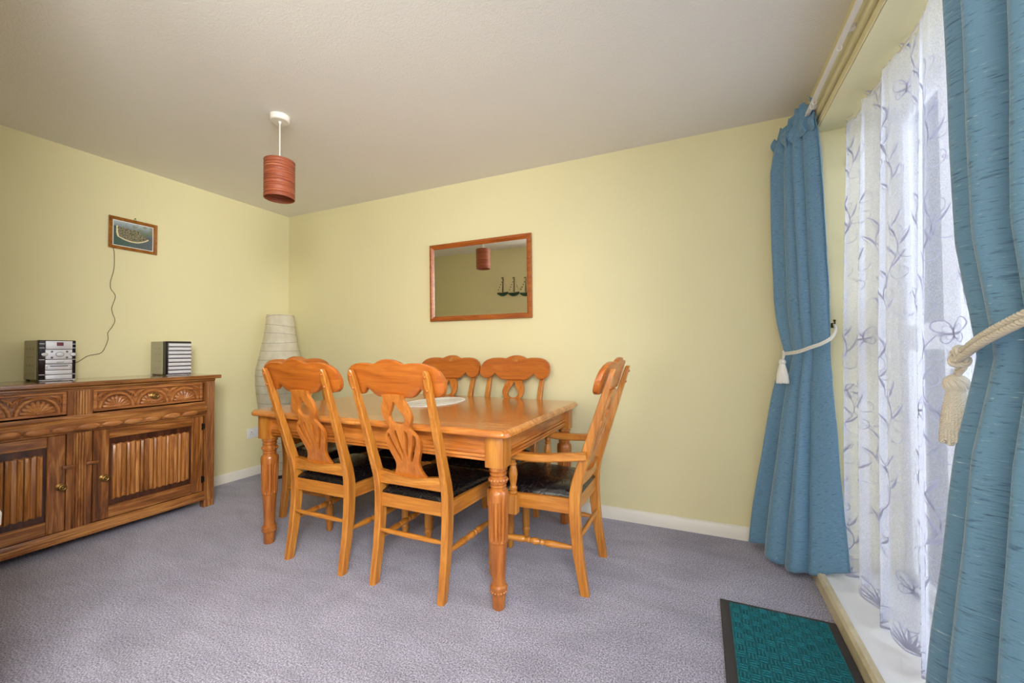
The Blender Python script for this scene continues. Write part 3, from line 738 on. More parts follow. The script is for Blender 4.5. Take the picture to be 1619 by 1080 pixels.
def splat_bm():
    half = [(.052, .925), (.056, .905), (.073, .870), (.082, .835), (.076, .805), (.058, .778), (.060, .765), (.082, .745), (.098, .718), (.100, .700), (.090, .660), (.072, .615), (.066, .590), (.072, .565), (.082, .545), (.082, .525)]
    outer = smooth2(half+[(-a, b_) for a, b_ in reversed(half)], 4)
    tear = smooth2([(0, .893), (.018, .862), (.038, .832), (.041, .812), (.029, .793), (0, .785), (-.029, .793), (-.041, .812), (-.038, .832), (-.018, .862)], 4)
    def slot(pts, w_):
        L_, R_ = [], []
        for i, (x, z) in enumerate(pts):
            a = pts[max(0, i-1)]; b_ = pts[min(len(pts)-1, i+1)]; dx, dz = b_[0]-a[0], b_[1]-a[1]; q = math.hypot(dx, dz); ww = w_*(1 if 0 < i < len(pts)-1 else .35)*(1-.45*i/(len(pts)-1))
            L_.append((x-dz/q*ww, z+dx/q*ww)); R_.append((x+dz/q*ww, z-dx/q*ww))
        return L_+list(reversed(R_))
    holes = [tear]
    for s in (-1, 1):
        holes.append(slot([(s*.070, .738), (s*.073, .722), (s*.064, .692), (s*.050, .660), (s*.036, .626), (s*.028, .604)], .0115))
        holes.append(slot([(s*.025, .756), (s*.029, .742), (s*.027, .715), (s*.021, .685), (s*.014, .650), (s*.010, .630)], .0095))
    bm = shape_curve(outer, holes, .020, .002)
    bmesh.ops.subdivide_edges(bm, edges=[e for e in bm.edges if e.calc_length() > .05], cuts=3)
    for v in bm.verts: v.co.y += post_y(v.co.z)+.006
    return bm
def rod(a, b_, prof, seg=14):
    a, b_ = Vector(a), Vector(b_); d = b_-a; L = d.length; q = d.to_track_quat('Z', 'Y').to_matrix(); bm = BM()
    add_lathe(bm, [(t_*L, r) for t_, r in prof], a, seg, axis=q); return bm
SPIN = [(0, .008), (.05, .009), (.20, .0135), (.30, .016), (.36, .0165), (.385, .010), (.40, .013), (.425, .015), (.44, .010), (.46, .013), (.50, .018), (.54, .013), (.56, .010), (.575, .015), (.60, .013), (.615, .010), (.64, .0165), (.70, .016), (.80, .0135), (.95, .009), (1, .008)]
RODP = [(0, .008), (.1, .0105), (.5, .0125), (.9, .0105), (1, .008)]
def cushion_bm():
    bm = BM(); NU, NV = 22, 22
    def f(u, v, top):
        y = .035+.445*v; hw = .180+.045*v
        x = (u*2-1)*hw
        e = min(1, 1-abs(u*2-1), 1-abs(v*2-1))
        ex = (1-abs(u*2-1)**5)*(1-abs(v*2-1)**5)
        return (x*(1+.02*ex), y, (.434+.050*max(0, ex)**.55) if top else .432)
    T = [[bm.verts.new(f(i/NU, j/NV, True)) for i in range(NU+1)] for j in range(NV+1)]
    for j in range(NV):
        for i in range(NU): bm.faces.new((T[j][i], T[j][i+1], T[j+1][i+1], T[j+1][i]))
    be = [e for e in bm.edges if e.is_boundary]; r_ = bmesh.ops.extrude_edge_only(bm, edges=be)
    for v in [g for g in r_['geom'] if isinstance(g, bmesh.types.BMVert)]: v.co.z = .426
    bmesh.ops.contextual_create(bm, geom=[e for e in bm.edges if e.is_boundary]); return bm
def front_leg_bm(sx):
    bm = BM(); c = (sx*.215, .462, 0); add_box(bm, (c[0]-.022, c[1]-.022, .345), (c[0]+.022, c[1]+.022, .430), .003)
    add_lathe(bm, [(0, .0145), (.01, .017), (.045, .0195), (.052, .0205), (.058, .0235), (.066, .0235), (.070, .020), (.078, .018), (.086, .021), (.10, .022), (.18, .0225), (.26, .0235), (.30, .023), (.312, .019), (.320, .0225), (.332, .0225), (.338, .019), (.350, .021)], c, 20); return bm
def make_chair(name, label, group, arms=False):
    t = thing(name, label, 'chair', group=group)
    for s in (-1, 1):
        p = obj('rear_post', post_bm(s), M['pine_z'], t)
        ay_ = Matrix.Rotation(PI/2+R(16), 3, 'X')
        for z in (1.008, .950):
            bm = BM(); add_lathe(bm, [(-.002, .0068), (.002, .0068), (.005, .0045), (.0055, .001)], (s*.2065, post_y(z)-interp([(.7, .020), (1.03, .012)], z)-.001, z), 12, axis=ay_); obj('bolt_cap', bm, M['pine_crest'], p)
        obj('front_leg', front_leg_bm(s), M['pine_z'], t)
        bm = BM(); q = [(s*.188, .040), (s*.206, .040), (s*.228, .450), (s*.210, .450)]
        add_prism(bm, q if s > 0 else list(reversed(q)), .362, .430, 'xy'); bmesh.ops.recalc_face_normals(bm, faces=bm.faces); obj('side_rail', bm, M['pine_y'], t)
        obj('side_stretcher', rod((s*.195, .030, .205), (s*.215, .450, .205), SPIN), M['pine_y'], t)
    bm = BM(); add_box(bm, (-.180, .034, .362), (.180, .056, .430), .003); obj('rear_rail', bm, M['pine_x'], t)
    bm = BM(); add_box(bm, (-.196, .452, .362), (.196, .474, .430), .003); obj('front_rail', bm, M['pine_x'], t)
    bm = BM()
    def lowrail(u, w_):
        x = -.184+.368*u; zb = .478+.006*math.sin(PI*u); zt = .538+.008*math.cos(2*PI*u)-.004; yb = post_y(.51)-.006-.012*math.sin(PI*u); ring = [(x, yb, zb), (x, yb+.022, zb), (x, yb+.020, zt), (x, yb-.004, zt)]; return Vector(ring[w_])
    rr = [[bm.verts.new(lowrail(i/16, k)) for k in range(4)] for i in range(17)]
    for a, b_ in zip(rr, rr[1:]):
        for i in range(4): j = (i+1) % 4; bm.faces.new((a[i], a[j], b_[j], b_[i]))
    bm.faces.new(rr[0]); bm.faces.new(list(reversed(rr[-1]))); obj('back_rail', bm, M['pine_x'], t)
    obj('rear_stretcher', rod((-.180, .028, .250), (.180, .028, .250), RODP), M['pine_x'], t)
    obj('back_splat', splat_bm(), M['pine_splat'], t, 40)
    cr = obj('crest_rail', crest_bm(), M['pine_crest'], t, 50)
    bm = BM()                                                   # carved shell on the front of the crest
    for k in range(9):
        a = R(-60+15*k); z0 = 1.040; L = .034-.006*abs(k-4)/4
        pts = []
        for q in range(5):
            d = .008+L*q/4; z = z0-.008+d*math.cos(a); x = d*math.sin(a)*.95; pts.append(Vector((x, post_y(z)+.0385+.016*(x/.268)**2, z)))
        add_tube(bm, pts, [.0012, .0018, .0022, .0024, .0014], 6)
    obj('shell_carving', bm, M['pine_y'], cr)
    obj('seat_cushion', cushion_bm(), M['leather'], t, 50)
    if arms:
        for s in (-1, 1):
            bm = BM(); pts = spline([(s*.227, -.020, .640), (s*.236, .06, .631), (s*.252, .20, .618), (s*.256, .32, .620), (s*.248, .42, .632), (s*.246, .470, .630), (s*.246, .492, .612), (s*.246, .490, .594)], 5); rings = []
            T_, _n = frames(pts)
            for i, p in enumerate(pts):
                k = i/(len(pts)-1); hw = .017+.008*math.sin(PI*min(1, k*1.1)); th = .0185-.003*k; up = Vector((1, 0, 0)).cross(T_[i]).normalized()
                if up.z < 0 and i < len(pts)*.8: up = -up
                sd = T_[i].cross(up).normalized(); e = .006
                rings.append([bm.verts.new(p+sd*a+up*b_) for a, b_ in ((-hw+e, -th), (hw-e, -th), (hw, -th+e), (hw, th-e), (hw-e, th), (-hw+e, th), (-hw, th-e), (-hw, -th+e))])
            for a, b_ in zip(rings, rings[1:]):
                for i in range(8): j = (i+1) % 8; bm.faces.new((a[i], a[j], b_[j], b_[i]))
            bm.faces.new(rings[0]); bm.faces.new(list(reversed(rings[-1]))); obj('armrest', bm, M['pine_y'], t, 40)
            bm = BM(); c = (s*.247, .335, 0); add_box(bm, (c[0]-.022, c[1]-.024, .336), (c[0]+.022, c[1]+.024, .432), .005)
            add_lathe(bm, [(.430, .015), (.436, .020), (.444, .019), (.448, .014), (.452, .019), (.462, .020), (.468, .015), (.474, .014), (.50, .019), (.525, .0215), (.548, .019), (.566, .0135), (.572, .017), (.578, .017), (.582, .012), (.590, .016), (.598, .0165), (.612, .012)], c, 20)
            obj('arm_support', bm, M['pine_z'], t)
    return t
G1 = 'pine dining chairs without arms round the table'; G2 = 'pine carver chairs with arms at the ends of the table'
chA = make_chair('dining_chair', 'honey pine dining chair on the near side, left of the two seen from behind', G1); chA.location = (-1.846, 1.550, 0)
cC = dup_tree(chA); cC['label'] = 'honey pine dining chair on the near long side beside the fluted leg nearest the camera'; cC.location = (-1.250, 1.552, 0)
cD = dup_tree(chA); cD['label'] = 'honey pine dining chair against the back wall at the right, its whole crest showing'; cD.location = (-1.214, 2.615, 0); cD.rotation_euler = (0, 0, PI)
cE = dup_tree(chA); cE['label'] = 'honey pine dining chair against the back wall, crest half hidden by a near chair'; cE.location = (-1.764, 2.615, 0); cE.rotation_euler = (0, 0, PI)
cvR = make_chair('carver_chair', 'honey pine carver chair with curved arms at the right end of the table', G2, True); cvR.location = (-.492, 2.066, 0); cvR.rotation_euler = (0, 0, PI/2)
cvL = dup_tree(cvR); cvL['label'] = 'honey pine carver chair at the left end of the table, crest behind another chair'; cvL.location = (-2.590, 2.11, 0); cvL.rotation_euler = (0, 0, -PI/2)

# doily
t = thing('doily', 'white oval crocheted doily lying on the pine tabletop', 'doily', (-1.585, 2.255, TZ))
bm = BM(); A_, B_ = .150, .255; N_ = 72
rings = []
for k, (s, z) in enumerate(((0.001, .0035), (.35, .0035), (.62, .0030), (.66, .0045), (.70, .0030), (.84, .0028), (.88, .0045), (.92, .0028), (1.0, .0035), (1.0, .0005))):
    rings.append([bm.verts.new((A_*s*math.cos(2*PI*i/N_), B_*s*math.sin(2*PI*i/N_), z)) for i in range(N_)])
for a, b_ in zip(rings, rings[1:]):
    for i in range(N_): j = (i+1) % N_; bm.faces.new((a[i], a[j], b_[j], b_[i]))
bm.faces.new(rings[0]); bm.faces.new(list(reversed(rings[-1]))); obj('woven_centre', bm, M['crochet'], t)
bm = BM()
for i in range(64):
    a = 2*PI*i/64; c = Vector((1.035*A_*math.cos(a), 1.035*B_*math.sin(a), .003)); tn = Vector((-A_*math.sin(a), B_*math.cos(a), 0)).normalized(); nn = Vector((tn.y, -tn.x, 0))
    add_tube(bm, [c+tn*.011*math.cos(s)+nn*.007*math.sin(s) for s in [k/8*2*PI for k in range(9)]], .0022, 5, False)
for s in (.62, .92): add_tube(bm, [Vector((A_*s*math.cos(q), B_*s*math.sin(q), .0045)) for q in [k/60*2*PI for k in range(61)]], .0018, 5, False)
obj('lace_edge', bm, M['crochet'], t)

# ------------------------------------------------------------------ SIDEBOARD
FX = -3.262
tS = thing('sideboard', 'carved oak sideboard with linenfold doors and arched drawers along the left wall', 'sideboard', (-3.48, 1.135, 0))
SY0, SY1 = .430, 1.862; SM = (SY0+SY1)/2; SMD = 1.137
def part(name, bm, mat, parent=tS, ang=35): return obj(name, bm, mat, parent, ang, True)
def mir(y): return 2*SMD-y
bm = BM()
for y0, y1 in ((SY0+.02, SY0+.04), (SY1-.045, SY1-.025)): add_box(bm, (XL+.02, y0, .06), (FX-.02, y1, .925))
add_box(bm, (XL+.02, SY0+.04, .06), (XL+.03, SY1-.045, .925)); add_box(bm, (XL+.03, SY0+.04, .062), (FX-.02, SY1-.045, .085)); part('carcass', bm, M['oak_y'])
bm = BM(); add_box(bm, (XL+.012, SY0-.03, .926), (FX+.030, SY1+.030, .952), .007, 3); add_box(bm, (XL+.02, SY0, .910), (FX+.012, SY1-.001, .926), .004); part('top_board', bm, M['oak_top'])
for y0, y1 in ((1.795, SY1), (mir(SY1), mir(1.795))):
    bm = BM(); add_box(bm, (FX-.05, y0, 0), (FX, y1, .910), .002)
    for k in range(5): yy = y0+.014+k*(y1-y0-.028)/4; add_tube(bm, [(FX+.002, yy, .05), (FX+.002, yy, .900)], .0058, 8)
    part('corner_post', bm, M['oak_z'])
bm = BM()
add_box(bm, (FX-.03, mir(1.795), .900), (FX-.004, 1.795, .910), .001); part('top_rail', bm, M['oak_y'])
for nm, z0, z1 in (('centre_post', .760, .903), ('centre_post', .118, .662)):
    bm = BM(); add_box(bm, (FX-.03, 1.083, z0), (FX, 1.191, z1), .0015)
    for k in range(5): yy = 1.137-.024+k*.012; add_tube(bm, [(FX+.003, yy, z0+.004), (FX+.003, yy, z1-.004)], .0058, 8)
    part(nm, bm, M['oak_z'])
# gadrooned moulding rail
bm = BM(); pr = [(FX-.03, .660), (FX+.004, .660), (FX+.006, .668), (FX+.016, .674), (FX+.030, .700), (FX+.032, .722), (FX+.024, .734), (FX+.010, .744), (FX+.004, .762), (FX-.03, .762)]
add_prism(bm, pr, mir(1.795), 1.795, 'xz')
mr = part('moulded_rail', bm, M['oak_y'], ang=25)
bm = BM(); rot = Matrix.Rotation(R(28), 3, 'Y')
k = 0; y = mir(1.78)+.05
while y < 1.76:
    add_ball(bm, (FX+.0225, y, .690), .05, .30, 1.0, .44, 20, 8, rot); y += .104; k += 1
part('gadroon', bm, M['oak_light'], mr, 60)
bm = BM(); pr = [(FX-.03, .060), (FX+.012, .060), (FX+.014, .074), (FX+.008, .080), (FX+.008, .088), (FX+.004, .094), (FX+.004, .104), (FX, .118), (FX-.03, .118)]
add_prism(bm, pr, mir(1.795), 1.795, 'xz'); part('base_rail', bm, M['oak_y'], ang=25)
def knob(parent, y, z, x=FX):
    bm = BM(); ax = Matrix.Rotation(PI/2, 3, 'Y')
    add_lathe(bm, [(0, .020), (.003, .021), (.006, .016), (.008, .012), (.010, .0075), (.020, .0075), (.024, .014), (.030, .0185), (.034, .017), (.036, .012), (.034, .008), (.038, .006), (.040, .001)], (x, y, z), 24, axis=ax)
    return part('knob', bm, M['brass'], parent)
def drawer(y0, y1):
    z0, z1 = .770, .899; bm = BM(); add_box(bm, (FX-.03, y0, z0), (FX-.014, y1, z1)); d = part('drawer', bm, M['oak_y']); bm = BM()
    for a in (((FX-.012, y0, z0), (FX, y1, z0+.014)), ((FX-.012, y0, z1-.013), (FX, y1, z1)), ((FX-.012, y0, z0+.014), (FX, y0+.018, z1-.013)), ((FX-.012, y1-.018, z0+.014), (FX, y1, z1-.013))): add_box(bm, *a, .0025)
    part('drawer_border', bm, M['oak_light'], d); W = (y1-y0-.036)/3
    for k in range(3):
        yc = y0+.018+W*(k+.5); a_, b_ = W/2*.97, .096; zb = z0+.014; bm = BM()
        def el(t_, s): return Vector((FX-.014, yc+a_*s*math.cos(t_), zb+b_*s*math.sin(t_)))
        # raised double arch band
        rr = []
        for i in range(29):
            t_ = PI*i/28; rr.append([bm.verts.new(el(t_, s)+Vector((dx, 0, 0))) for s, dx in ((.80, 0), (.81, .011), (.86, .015), (.95, .015), (.99, .011), (1.0, 0))])
        for p, q in zip(rr, rr[1:]):
            for i in range(5): bm.faces.new((p[i], p[i+1], q[i+1], q[i]))
        # fan petals
        for i in range(9):
            t_ = PI*(i+.5)/9; u_ = Vector((0, a_*math.cos(t_), b_*math.sin(t_))); L = u_.length*.74; u_.normalize(); n_ = Vector((0, -u_.z, u_.y)); c = Vector((FX-.0142, yc, zb))
            rows = []
            for q in range(6):
                s = .20+.80*q/5; ww = (.0035+.0100*math.sin(min(1, s*1.0)*PI*.62))*(1 if q < 5 else .55); base_ = c+u_*L*s
                rows.append([bm.verts.new(base_+n_*ww*k_+Vector((h_*(1 if q < 5 else .4), 0, 0))) for k_, h_ in ((-.80, 0), (-.6, .0105), (0, .0145), (.6, .0105), (.80, 0))])
            for p, q in zip(rows, rows[1:]):
                for j in range(4): bm.faces.new((p[j], p[j+1], q[j+1], q[j]))
            bm.faces.new(rows[-1])
        add_lathe(bm, [(0, .019), (.008, .018), (.010, .013), (.009, .010), (.012, .008), (.013, .001)], (FX-.010, yc, zb+.004), 16, axis=Matrix.Rotation(PI/2, 3, 'Y'))
        for v in bm.verts:
            if v.co.z < zb: v.co.z = zb
        # spandrel leaves
        for sg in (-1, 1):
            for q in range(3):
                yy = yc+sg*(W/2-.004-.012*q); add_tube(bm, spline([(FX-.011, yy, zb+b_*(.50+.14*q)), (FX-.006, yy-sg*.001, zb+b_*(.75+.08*q)), (FX-.008, yy-sg*.020, z1-.017)], 4), [.001, .003, .004, .0045, .005, .0045, .004, .003, .0015], 6)
        part('carved_arch', bm, M['oak_light'], d, 40)
    knob(d, (y0+y1)/2, .835, FX-.002); return d
drawer(1.193, 1.781); drawer(mir(1.781), mir(1.193))
def cab_door(y0, y1, kn, flip_):
    z0, z1 = .122, .657; st = .072; th = .02
    bm = BM(); add_box(bm, (FX-.018, y0+st-.002, z0+.070), (FX-.013, y1-st+.002, z1-.056)); d = part('door', bm, M['oak_dark'])
    for a in (((FX-th, y0, z0), (FX, y0+st, z1)), ((FX-th, y1-st, z0), (FX, y1, z1))): bm = BM(); add_box(bm, *a, .0025); part('stile', bm, M['oak_z'], d)
    for a in (((FX-th, y0+st+.0003, z1-.058), (FX-.0005, y1-st-.0003, z1)), ((FX-th, y0+st+.0003, z0), (FX-.0005, y1-st-.0003, z0+.072))): bm = BM(); add_box(bm, *a, .0025); part('rail', bm, M['oak_y'], d)
    p0, p1 = y0+st+.016, y1-st-.012; nf = 6; W = (p1-p0)/nf
    for k in range(nf):
        bm = BM(); a = p0+W*k; prof = [(0, 0), (.02, .014), (.16, .018), (.25, .014), (.28, .005), (.33, .004), (.36, .009), (.58, .010), (.60, .004), (.64, .0055), (.67, .014), (.80, .019), (.93, .016), (.97, .003), (1, 0)]
        rows = []
        for (u_, h_) in prof:
            dz = .0035*math.sin(u_*2*PI*2.0+.6)
            rows.append([bm.verts.new((FX-.0131+hh, a+W*u_*.985, z)) for hh, z in ((0, .226-dz), (h_*.75, .230-dz), (h_, .238-dz), (h_, .548+dz), (h_*.75, .556+dz), (0, .560+dz))])
        for p, q in zip(rows, rows[1:]):
            for j in range(5): bm.faces.new((p[j], p[j+1], q[j+1], q[j]))
        part('linen_fold', bm, M['oak_fold'], d, 30)
    knob(d, kn, .369)
    yh = y1 if flip_ else y0
    for zc in (.583, .206):
        bm = BM()
        add_box(bm, (FX-.001, yh-.010, zc-.024), (FX+.003, yh-.001, zc+.024), .001); add_box(bm, (FX-.001, yh+.001, zc-.020), (FX+.0035, yh+.011, zc+.020), .001); add_tube(bm, [(FX+.003, yh, zc-.016), (FX+.003, yh, zc+.016)], .003, 8)
        part('hinge', bm, M['iron'], d)
cab_door(1.196, 1.785, 1.243, True); cab_door(mir(1.785), 1.079, 1.060, False)
for yc in (1.090, 1.190):
    bm = BM(); rot = Matrix.Translation((FX+.008, yc, .473)) @ Matrix.Rotation(R(-4), 4, 'X'); add_box(bm, (-.007, -.028, -.0105), (.007, .028, .0105), .005, 2, None)
    for v in bm.verts: v.co = rot @ v.co
    add_tube(bm, [(FX+.001, yc, .473), (FX+.016, yc, .473)], .003, 8); part('turn_catch', bm, M['oak_y'])

# things on the sideboard
ZS = .9525
def stereo():
    t = thing('mini_stereo', 'silver mini stereo with a red display on the left of the sideboard', 'stereo', (-3.54, 1.10, ZS))
    P_ = lambda n_, bm, mt, p=t, a=35: obj(n_, bm, mt, p, a, True)
    y0, y1, z0, z1 = 1.020, 1.176, ZS+.010, 1.192; x0, x1 = -3.640, -3.440
    bm = BM(); add_box(bm, (x0, y0, z0), (x1-.035, y1, z1), .003); cs = P_('casing', bm, M['olive'])
    bm = BM(); add_box(bm, (x1-.035, y0+.0005, z0-.004), (x1-.006, y1-.0005, z1+.001), .003); P_('side_band', bm, M['black_gloss'])
    bm = BM()
    for r_ in range(4):
        for c_ in range(3):
            add_lathe(bm, [(0, .0095), (.0012, .0095), (.0002, .006), (-.0005, .002)], (x0+.045+c_*.042, y0-.0002, z0+.035+r_*.048), 14, axis=Matrix.Rotation(PI/2, 3, 'X') @ Matrix.Diagonal((1, 1 if r_ % 2 else .55, 1)))
    P_('dimple', bm, M['dimple'], cs)
    bm = BM(); add_box(bm, (x1-.007, y0+.001, z0+.002), (x1-.002, y1-.001, z1-.001), .002); fp = P_('front_panel', bm, M['black_gloss'])
    H_ = z1-z0; fy0, fy1 = y0+.026, y1-.018
    def bar(a, b_, d, mt, nm='fascia'): bm = BM(); add_box(bm, (x1-.003, fy0, z0+H_*a), (x1+d, fy1, z0+H_*b_), .003, 2); return P_(nm, bm, mt, fp)
    bar(.775, .985, .006, M['silver']); bar(.52, .765, .004, M['silver']); bar(.405, .51, .007, M['silver']); bar(.25, .395, .005, M['silver']); bar(.13, .24, .006, M['silver']); bar(.01, .12, .008, M['silver'])
    bm = BM(); add_box(bm, (x1+.0055, 1.091, z0+H_*.86), (x1+.0066, 1.119, z0+H_*.95), .0005); ds = P_('display', bm, M['display'], fp)
    bm = BM()
    for yy in (1.095, 1.101, 1.109): add_box(bm, (x1+.0064, yy, z0+H_*.875), (x1+.0069, yy+.0036, z0+H_*.935))
    P_('digits', bm, M['led'], fp)
    ax = Matrix.Rotation(PI/2, 3, 'Y'); ZM = z0+H_*.64
    for yy, rr in ((1.042, .012), (1.105, .0155), (1.162, .012)):
        bm = BM(); add_lathe(bm, [(0, rr), (.003, rr), (.0035, rr*.85), (.006, rr*.82), (.007, rr*.6), (.007, .001)], (x1+.003, yy, ZM), 24, axis=ax @ Matrix.Diagonal((.8, 1, 1))); P_('dial', bm, M['silver'], fp)
        bm = BM(); add_tube(bm, [Vector((x1+.0045, yy+rr*1.08*math.cos(q), ZM+rr*.86*math.sin(q))) for q in [k_/20*2*PI for k_ in range(21)]], .0012, 6, False); P_('dial_ring', bm, M['silver_dark'], fp)
    for yy, zz in ((1.072, .71), (1.072, .56), (1.135, .71), (1.135, .56)):
        bm = BM(); add_lathe(bm, [(0, .0055), (.0025, .005), (.003, .001)], (x1+.0035, yy, z0+H_*zz), 14, axis=ax); P_('button', bm, M['silver_dark'], fp)
    bm = BM(); add_box(bm, (x1+.004, fy0+.018, z0+H_*.33), (x1+.0056, fy1-.018, z0+H_*.355)); add_tube(bm, spline([(x1+.0055, fy0+.008, z0+H_*.29), (x1+.0055, fy0+.014, z0+H_*.365), (x1+.0055, fy1-.014, z0+H_*.365), (x1+.0055, fy1-.008, z0+H_*.29)], 4), .0010, 6); P_('tray_slot', bm, M['silver_dark'], fp)
    bm = BM()
    for k_ in range(5): add_box(bm, (x1+.0068, 1.092+k_*.006, z0+H_*.43), (x1+.0073, 1.096+k_*.006, z0+H_*.448))
    P_('badge', bm, M['silver_dark'], fp)
    for zz in (.50, .90, .80, .12):
        for a, b_ in ((y0+.002, fy0-.002), (fy1+.002, y1-.002)):
            bm = BM(); add_box(bm, (x1-.003, a, z0+H_*zz), (x1+.002, b_, z0+H_*zz+.004), .001); P_('side_key', bm, M['silver'], fp)
    bm = BM()
    for yy in (y0+.012, y1-.012):
        for xx in (x0+.02, x1-.02): add_lathe(bm, [(0, .008), (.0105, .008)], (xx, yy, ZS), 12)
    P_('foot', bm, M['black_gloss'])
    bm = BM(); add_box(bm, (x1-.02, y0+.004, ZS+.003), (x1+.006, y1-.004, ZS+.0095), .002); P_('base_strip', bm, M['silver'])
stereo()
def cdunit():
    t = thing('louvred_stereo_unit', 'small silver louvred hi-fi unit on the right of the sideboard', 'speaker', (-3.54, 1.70, ZS))
    P_ = lambda n_, bm, mt, p=t, a=35: obj(n_, bm, mt, p, a, True)
    y0, y1, z0, z1 = 1.634, 1.795, ZS+.008, 1.196; x0, x1 = -3.630, -3.432
    bm = BM(); add_box(bm, (x0, y0, z0), (x1-.045, y1, z1), .003); cs = P_('casing', bm, M['olive'])
    bm = BM(); add_box(bm, (x1-.045, y0+.0005, z0-.003), (x1-.002, y1-.0005, z1+.001), .003); P_('side_band', bm, M['black_gloss'])
    bm = BM()
    for r_ in range(4):
        for c_ in range(2):
            add_lathe(bm, [(0, .0085), (.0012, .0085), (.0002, .005), (-.0005, .002)], (x0+.07+c_*.045, y0-.0002, z0+.045+r_*.047), 12, axis=Matrix.Rotation(PI/2, 3, 'X') @ Matrix.Diagonal((1, .6, 1)))
    P_('dimple', bm, M['dimple'], cs)
    for k_ in range(8):
        bm = BM(); za = z0+.004+k_*.0278; add_prism(bm, [(x1-.004, za), (x1+.006, za+.003), (x1+.008, za+.010), (x1+.004, za+.022), (x1-.004, za+.0245)], y0+.014, y1-.006, 'xz'); P_('louvre', bm, M['silver'])
    bm = BM()
    for yy in (y0+.012, y1-.012):
        for xx in (x0+.02, x1-.02): add_lathe(bm, [(0, .008), (.009, .008)], (xx, yy, ZS), 12)
    P_('foot', bm, M['black_gloss'])
    bm = BM(); add_box(bm, (x1-.02, y0+.006, ZS+.002), (x1+.005, y1-.01, ZS+.007), .002); P_('base_strip', bm, M['silver'])
cdunit()

# picture with its hanging flex
t = thing('framed_picture', 'small wooden framed aerial photo of a coastal peninsula on the left wall', 'picture', (XL+.01, 1.555, 1.955), 0)
PY0, PY1, PZ0, PZ1 = 1.416, 1.694, 1.846, 2.070
def mitre_frame(corners, w_, prof, mk):
    """corners: 4 (a,b) ccw; prof: (inset fraction, height)"""
    out = []
    cx = sum(c[0] for c in corners)/4; cy = sum(c[1] for c in corners)/4
    for i in range(4):
        bm = BM(); A0, B0 = corners[i], corners[(i+1) % 4]; rows = []
        for c in (A0, B0):
            row = []
            for f, h_ in prof: row.append(bm.verts.new(mk(c[0]+(1 if c[0] < cx else -1)*w_*f, c[1]+(1 if c[1] < cy else -1)*w_*f, h_)))
            rows.append(row)
        for j in range(len(prof)-1): bm.faces.new((rows[0][j], rows[0][j+1], rows[1][j+1], rows[1][j]))
        bm.faces.new(rows[0]); bm.faces.new(list(reversed(rows[1])))
        out.append(bm)
    return out
fr = mitre_frame([(PY0, PZ0), (PY1, PZ0), (PY1, PZ1), (PY0, PZ1)], .022, [(0, 0), (0, .010), (.18, .014), (.35, .011), (.5, .009), (.7, .0125), (.9, .009), (1, .004), (1, 0)], lambda a, b_, h_: (XL+.003+h_, a, b_))
for bm in fr: obj('frame_side', bm, M['frame_gold'], t, 30, True)
bm = BM(); add_box(bm, (XL+.003, PY0+.018, PZ0+.018), (XL+.0055, PY1-.018, PZ1-.018)); obj('mount', bm, M['card'], t, 30, True)
bm = BM(); NX, NZ = 150, 110; a0, a1, b0, b1 = PY0+.027, PY1-.027, PZ0+.027, PZ1-.027
V = [[bm.verts.new((XL+.0062, a0+(a1-a0)*i/NX, b0+(b1-b0)*j/NZ)) for i in range(NX+1)] for j in range(NZ+1)]
for j in range(NZ):
    for i in range(NX): bm.faces.new((V[j][i], V[j][i+1], V[j+1][i+1], V[j+1][i]))
pr_ = obj('photograph', bm, M['print'], t, 30, True)
ca = pr_.data.color_attributes.new('Col', 'FLOAT_COLOR', 'POINT')
def pcol(s, q):           # s right, q up, both 0..1
    n1 = mnoise.fractal(Vector((s*9, q*9, .3)), 1, 2, 4); n2 = mnoise.fractal(Vector((s*30, q*40, 2)), 1, 2, 3)
    lerp = lambda A, B, k: tuple(A[i]+(B[i]-A[i])*k for i in range(3))
    sea = lerp((62, 92, 82), (92, 100, 106), min(1, max(0, s*1.2+q*.3)))
    # spit of land: left edge curves round, bottom coast runs to a point at right
    cl = .06+.30*max(0, (.55-q))**1.3 + .35*max(0, q-.72)**1.5
    bot = .20+.95*(s-.50)**2*(1 if s < .50 else 1.35)+(0 if s < .6 else .05*(s-.6))
    top = .80-.10*s if s < .55 else .745-1.05*(s-.55)**1.15
    inside = min(s-cl, q-bot, (top+.03*n1)-q, .97-s)
    beach = min(s-cl, q-bot)
    if inside > 0:
        if beach < .045+.012*n1: c = (226, 212, 172)
        else:
            k = min(1, max(0, .5+n2*.9)); c = lerp((74, 76, 52), (168, 156, 136), k)
            if n1 > .35: c = lerp(c, (72, 84, 48), .6)
    elif q > top-.01 and q > .55:
        k = min(1, max(0, (q-.62)/.38)); c = lerp((98, 112, 106), (176, 190, 200), k)
        if n1 > .2 and s > .3: c = lerp(c, (120, 124, 80), .5)
    else: c = sea
    return srgb(*[max(0, min(255, x+n2*8)) for x in c])
for i, v in enumerate(pr_.data.vertices):
    w_ = v.co+Vector(t.location); ca.data[i].color = pcol((w_.y-a0)/(a1-a0), (w_.z-b0)/(b1-b0))
bm = BM(); add_tube(bm, [(XL, 1.562, 2.082), (XL+.010, 1.562, 2.084)], .0018, 8); add_ball(bm, (XL+.010, 1.562, 2.084), .0035); add_tube(bm, [(XL+.006, 1.552, 2.068), (XL+.006, 1.562, 2.084), (XL+.006, 1.572, 2.068)], .001, 5); obj('hanging_nail', bm, M['brass_dark'], t, 30, True)
bm = BM(); wp = [(1.444, 1.845), (1.450, 1.80), (1.449, 1.70), (1.432, 1.61), (1.434, 1.56), (1.459, 1.512), (1.441, 1.43), (1.446, 1.39), (1.459, 1.344), (1.446, 1.30), (1.422, 1.254), (1.424, 1.215), (1.413, 1.167), (1.387, 1.115), (1.324, 1.098), (1.27, 1.056), (1.20, 1.03), (1.13, 1.02)]
o_ = None
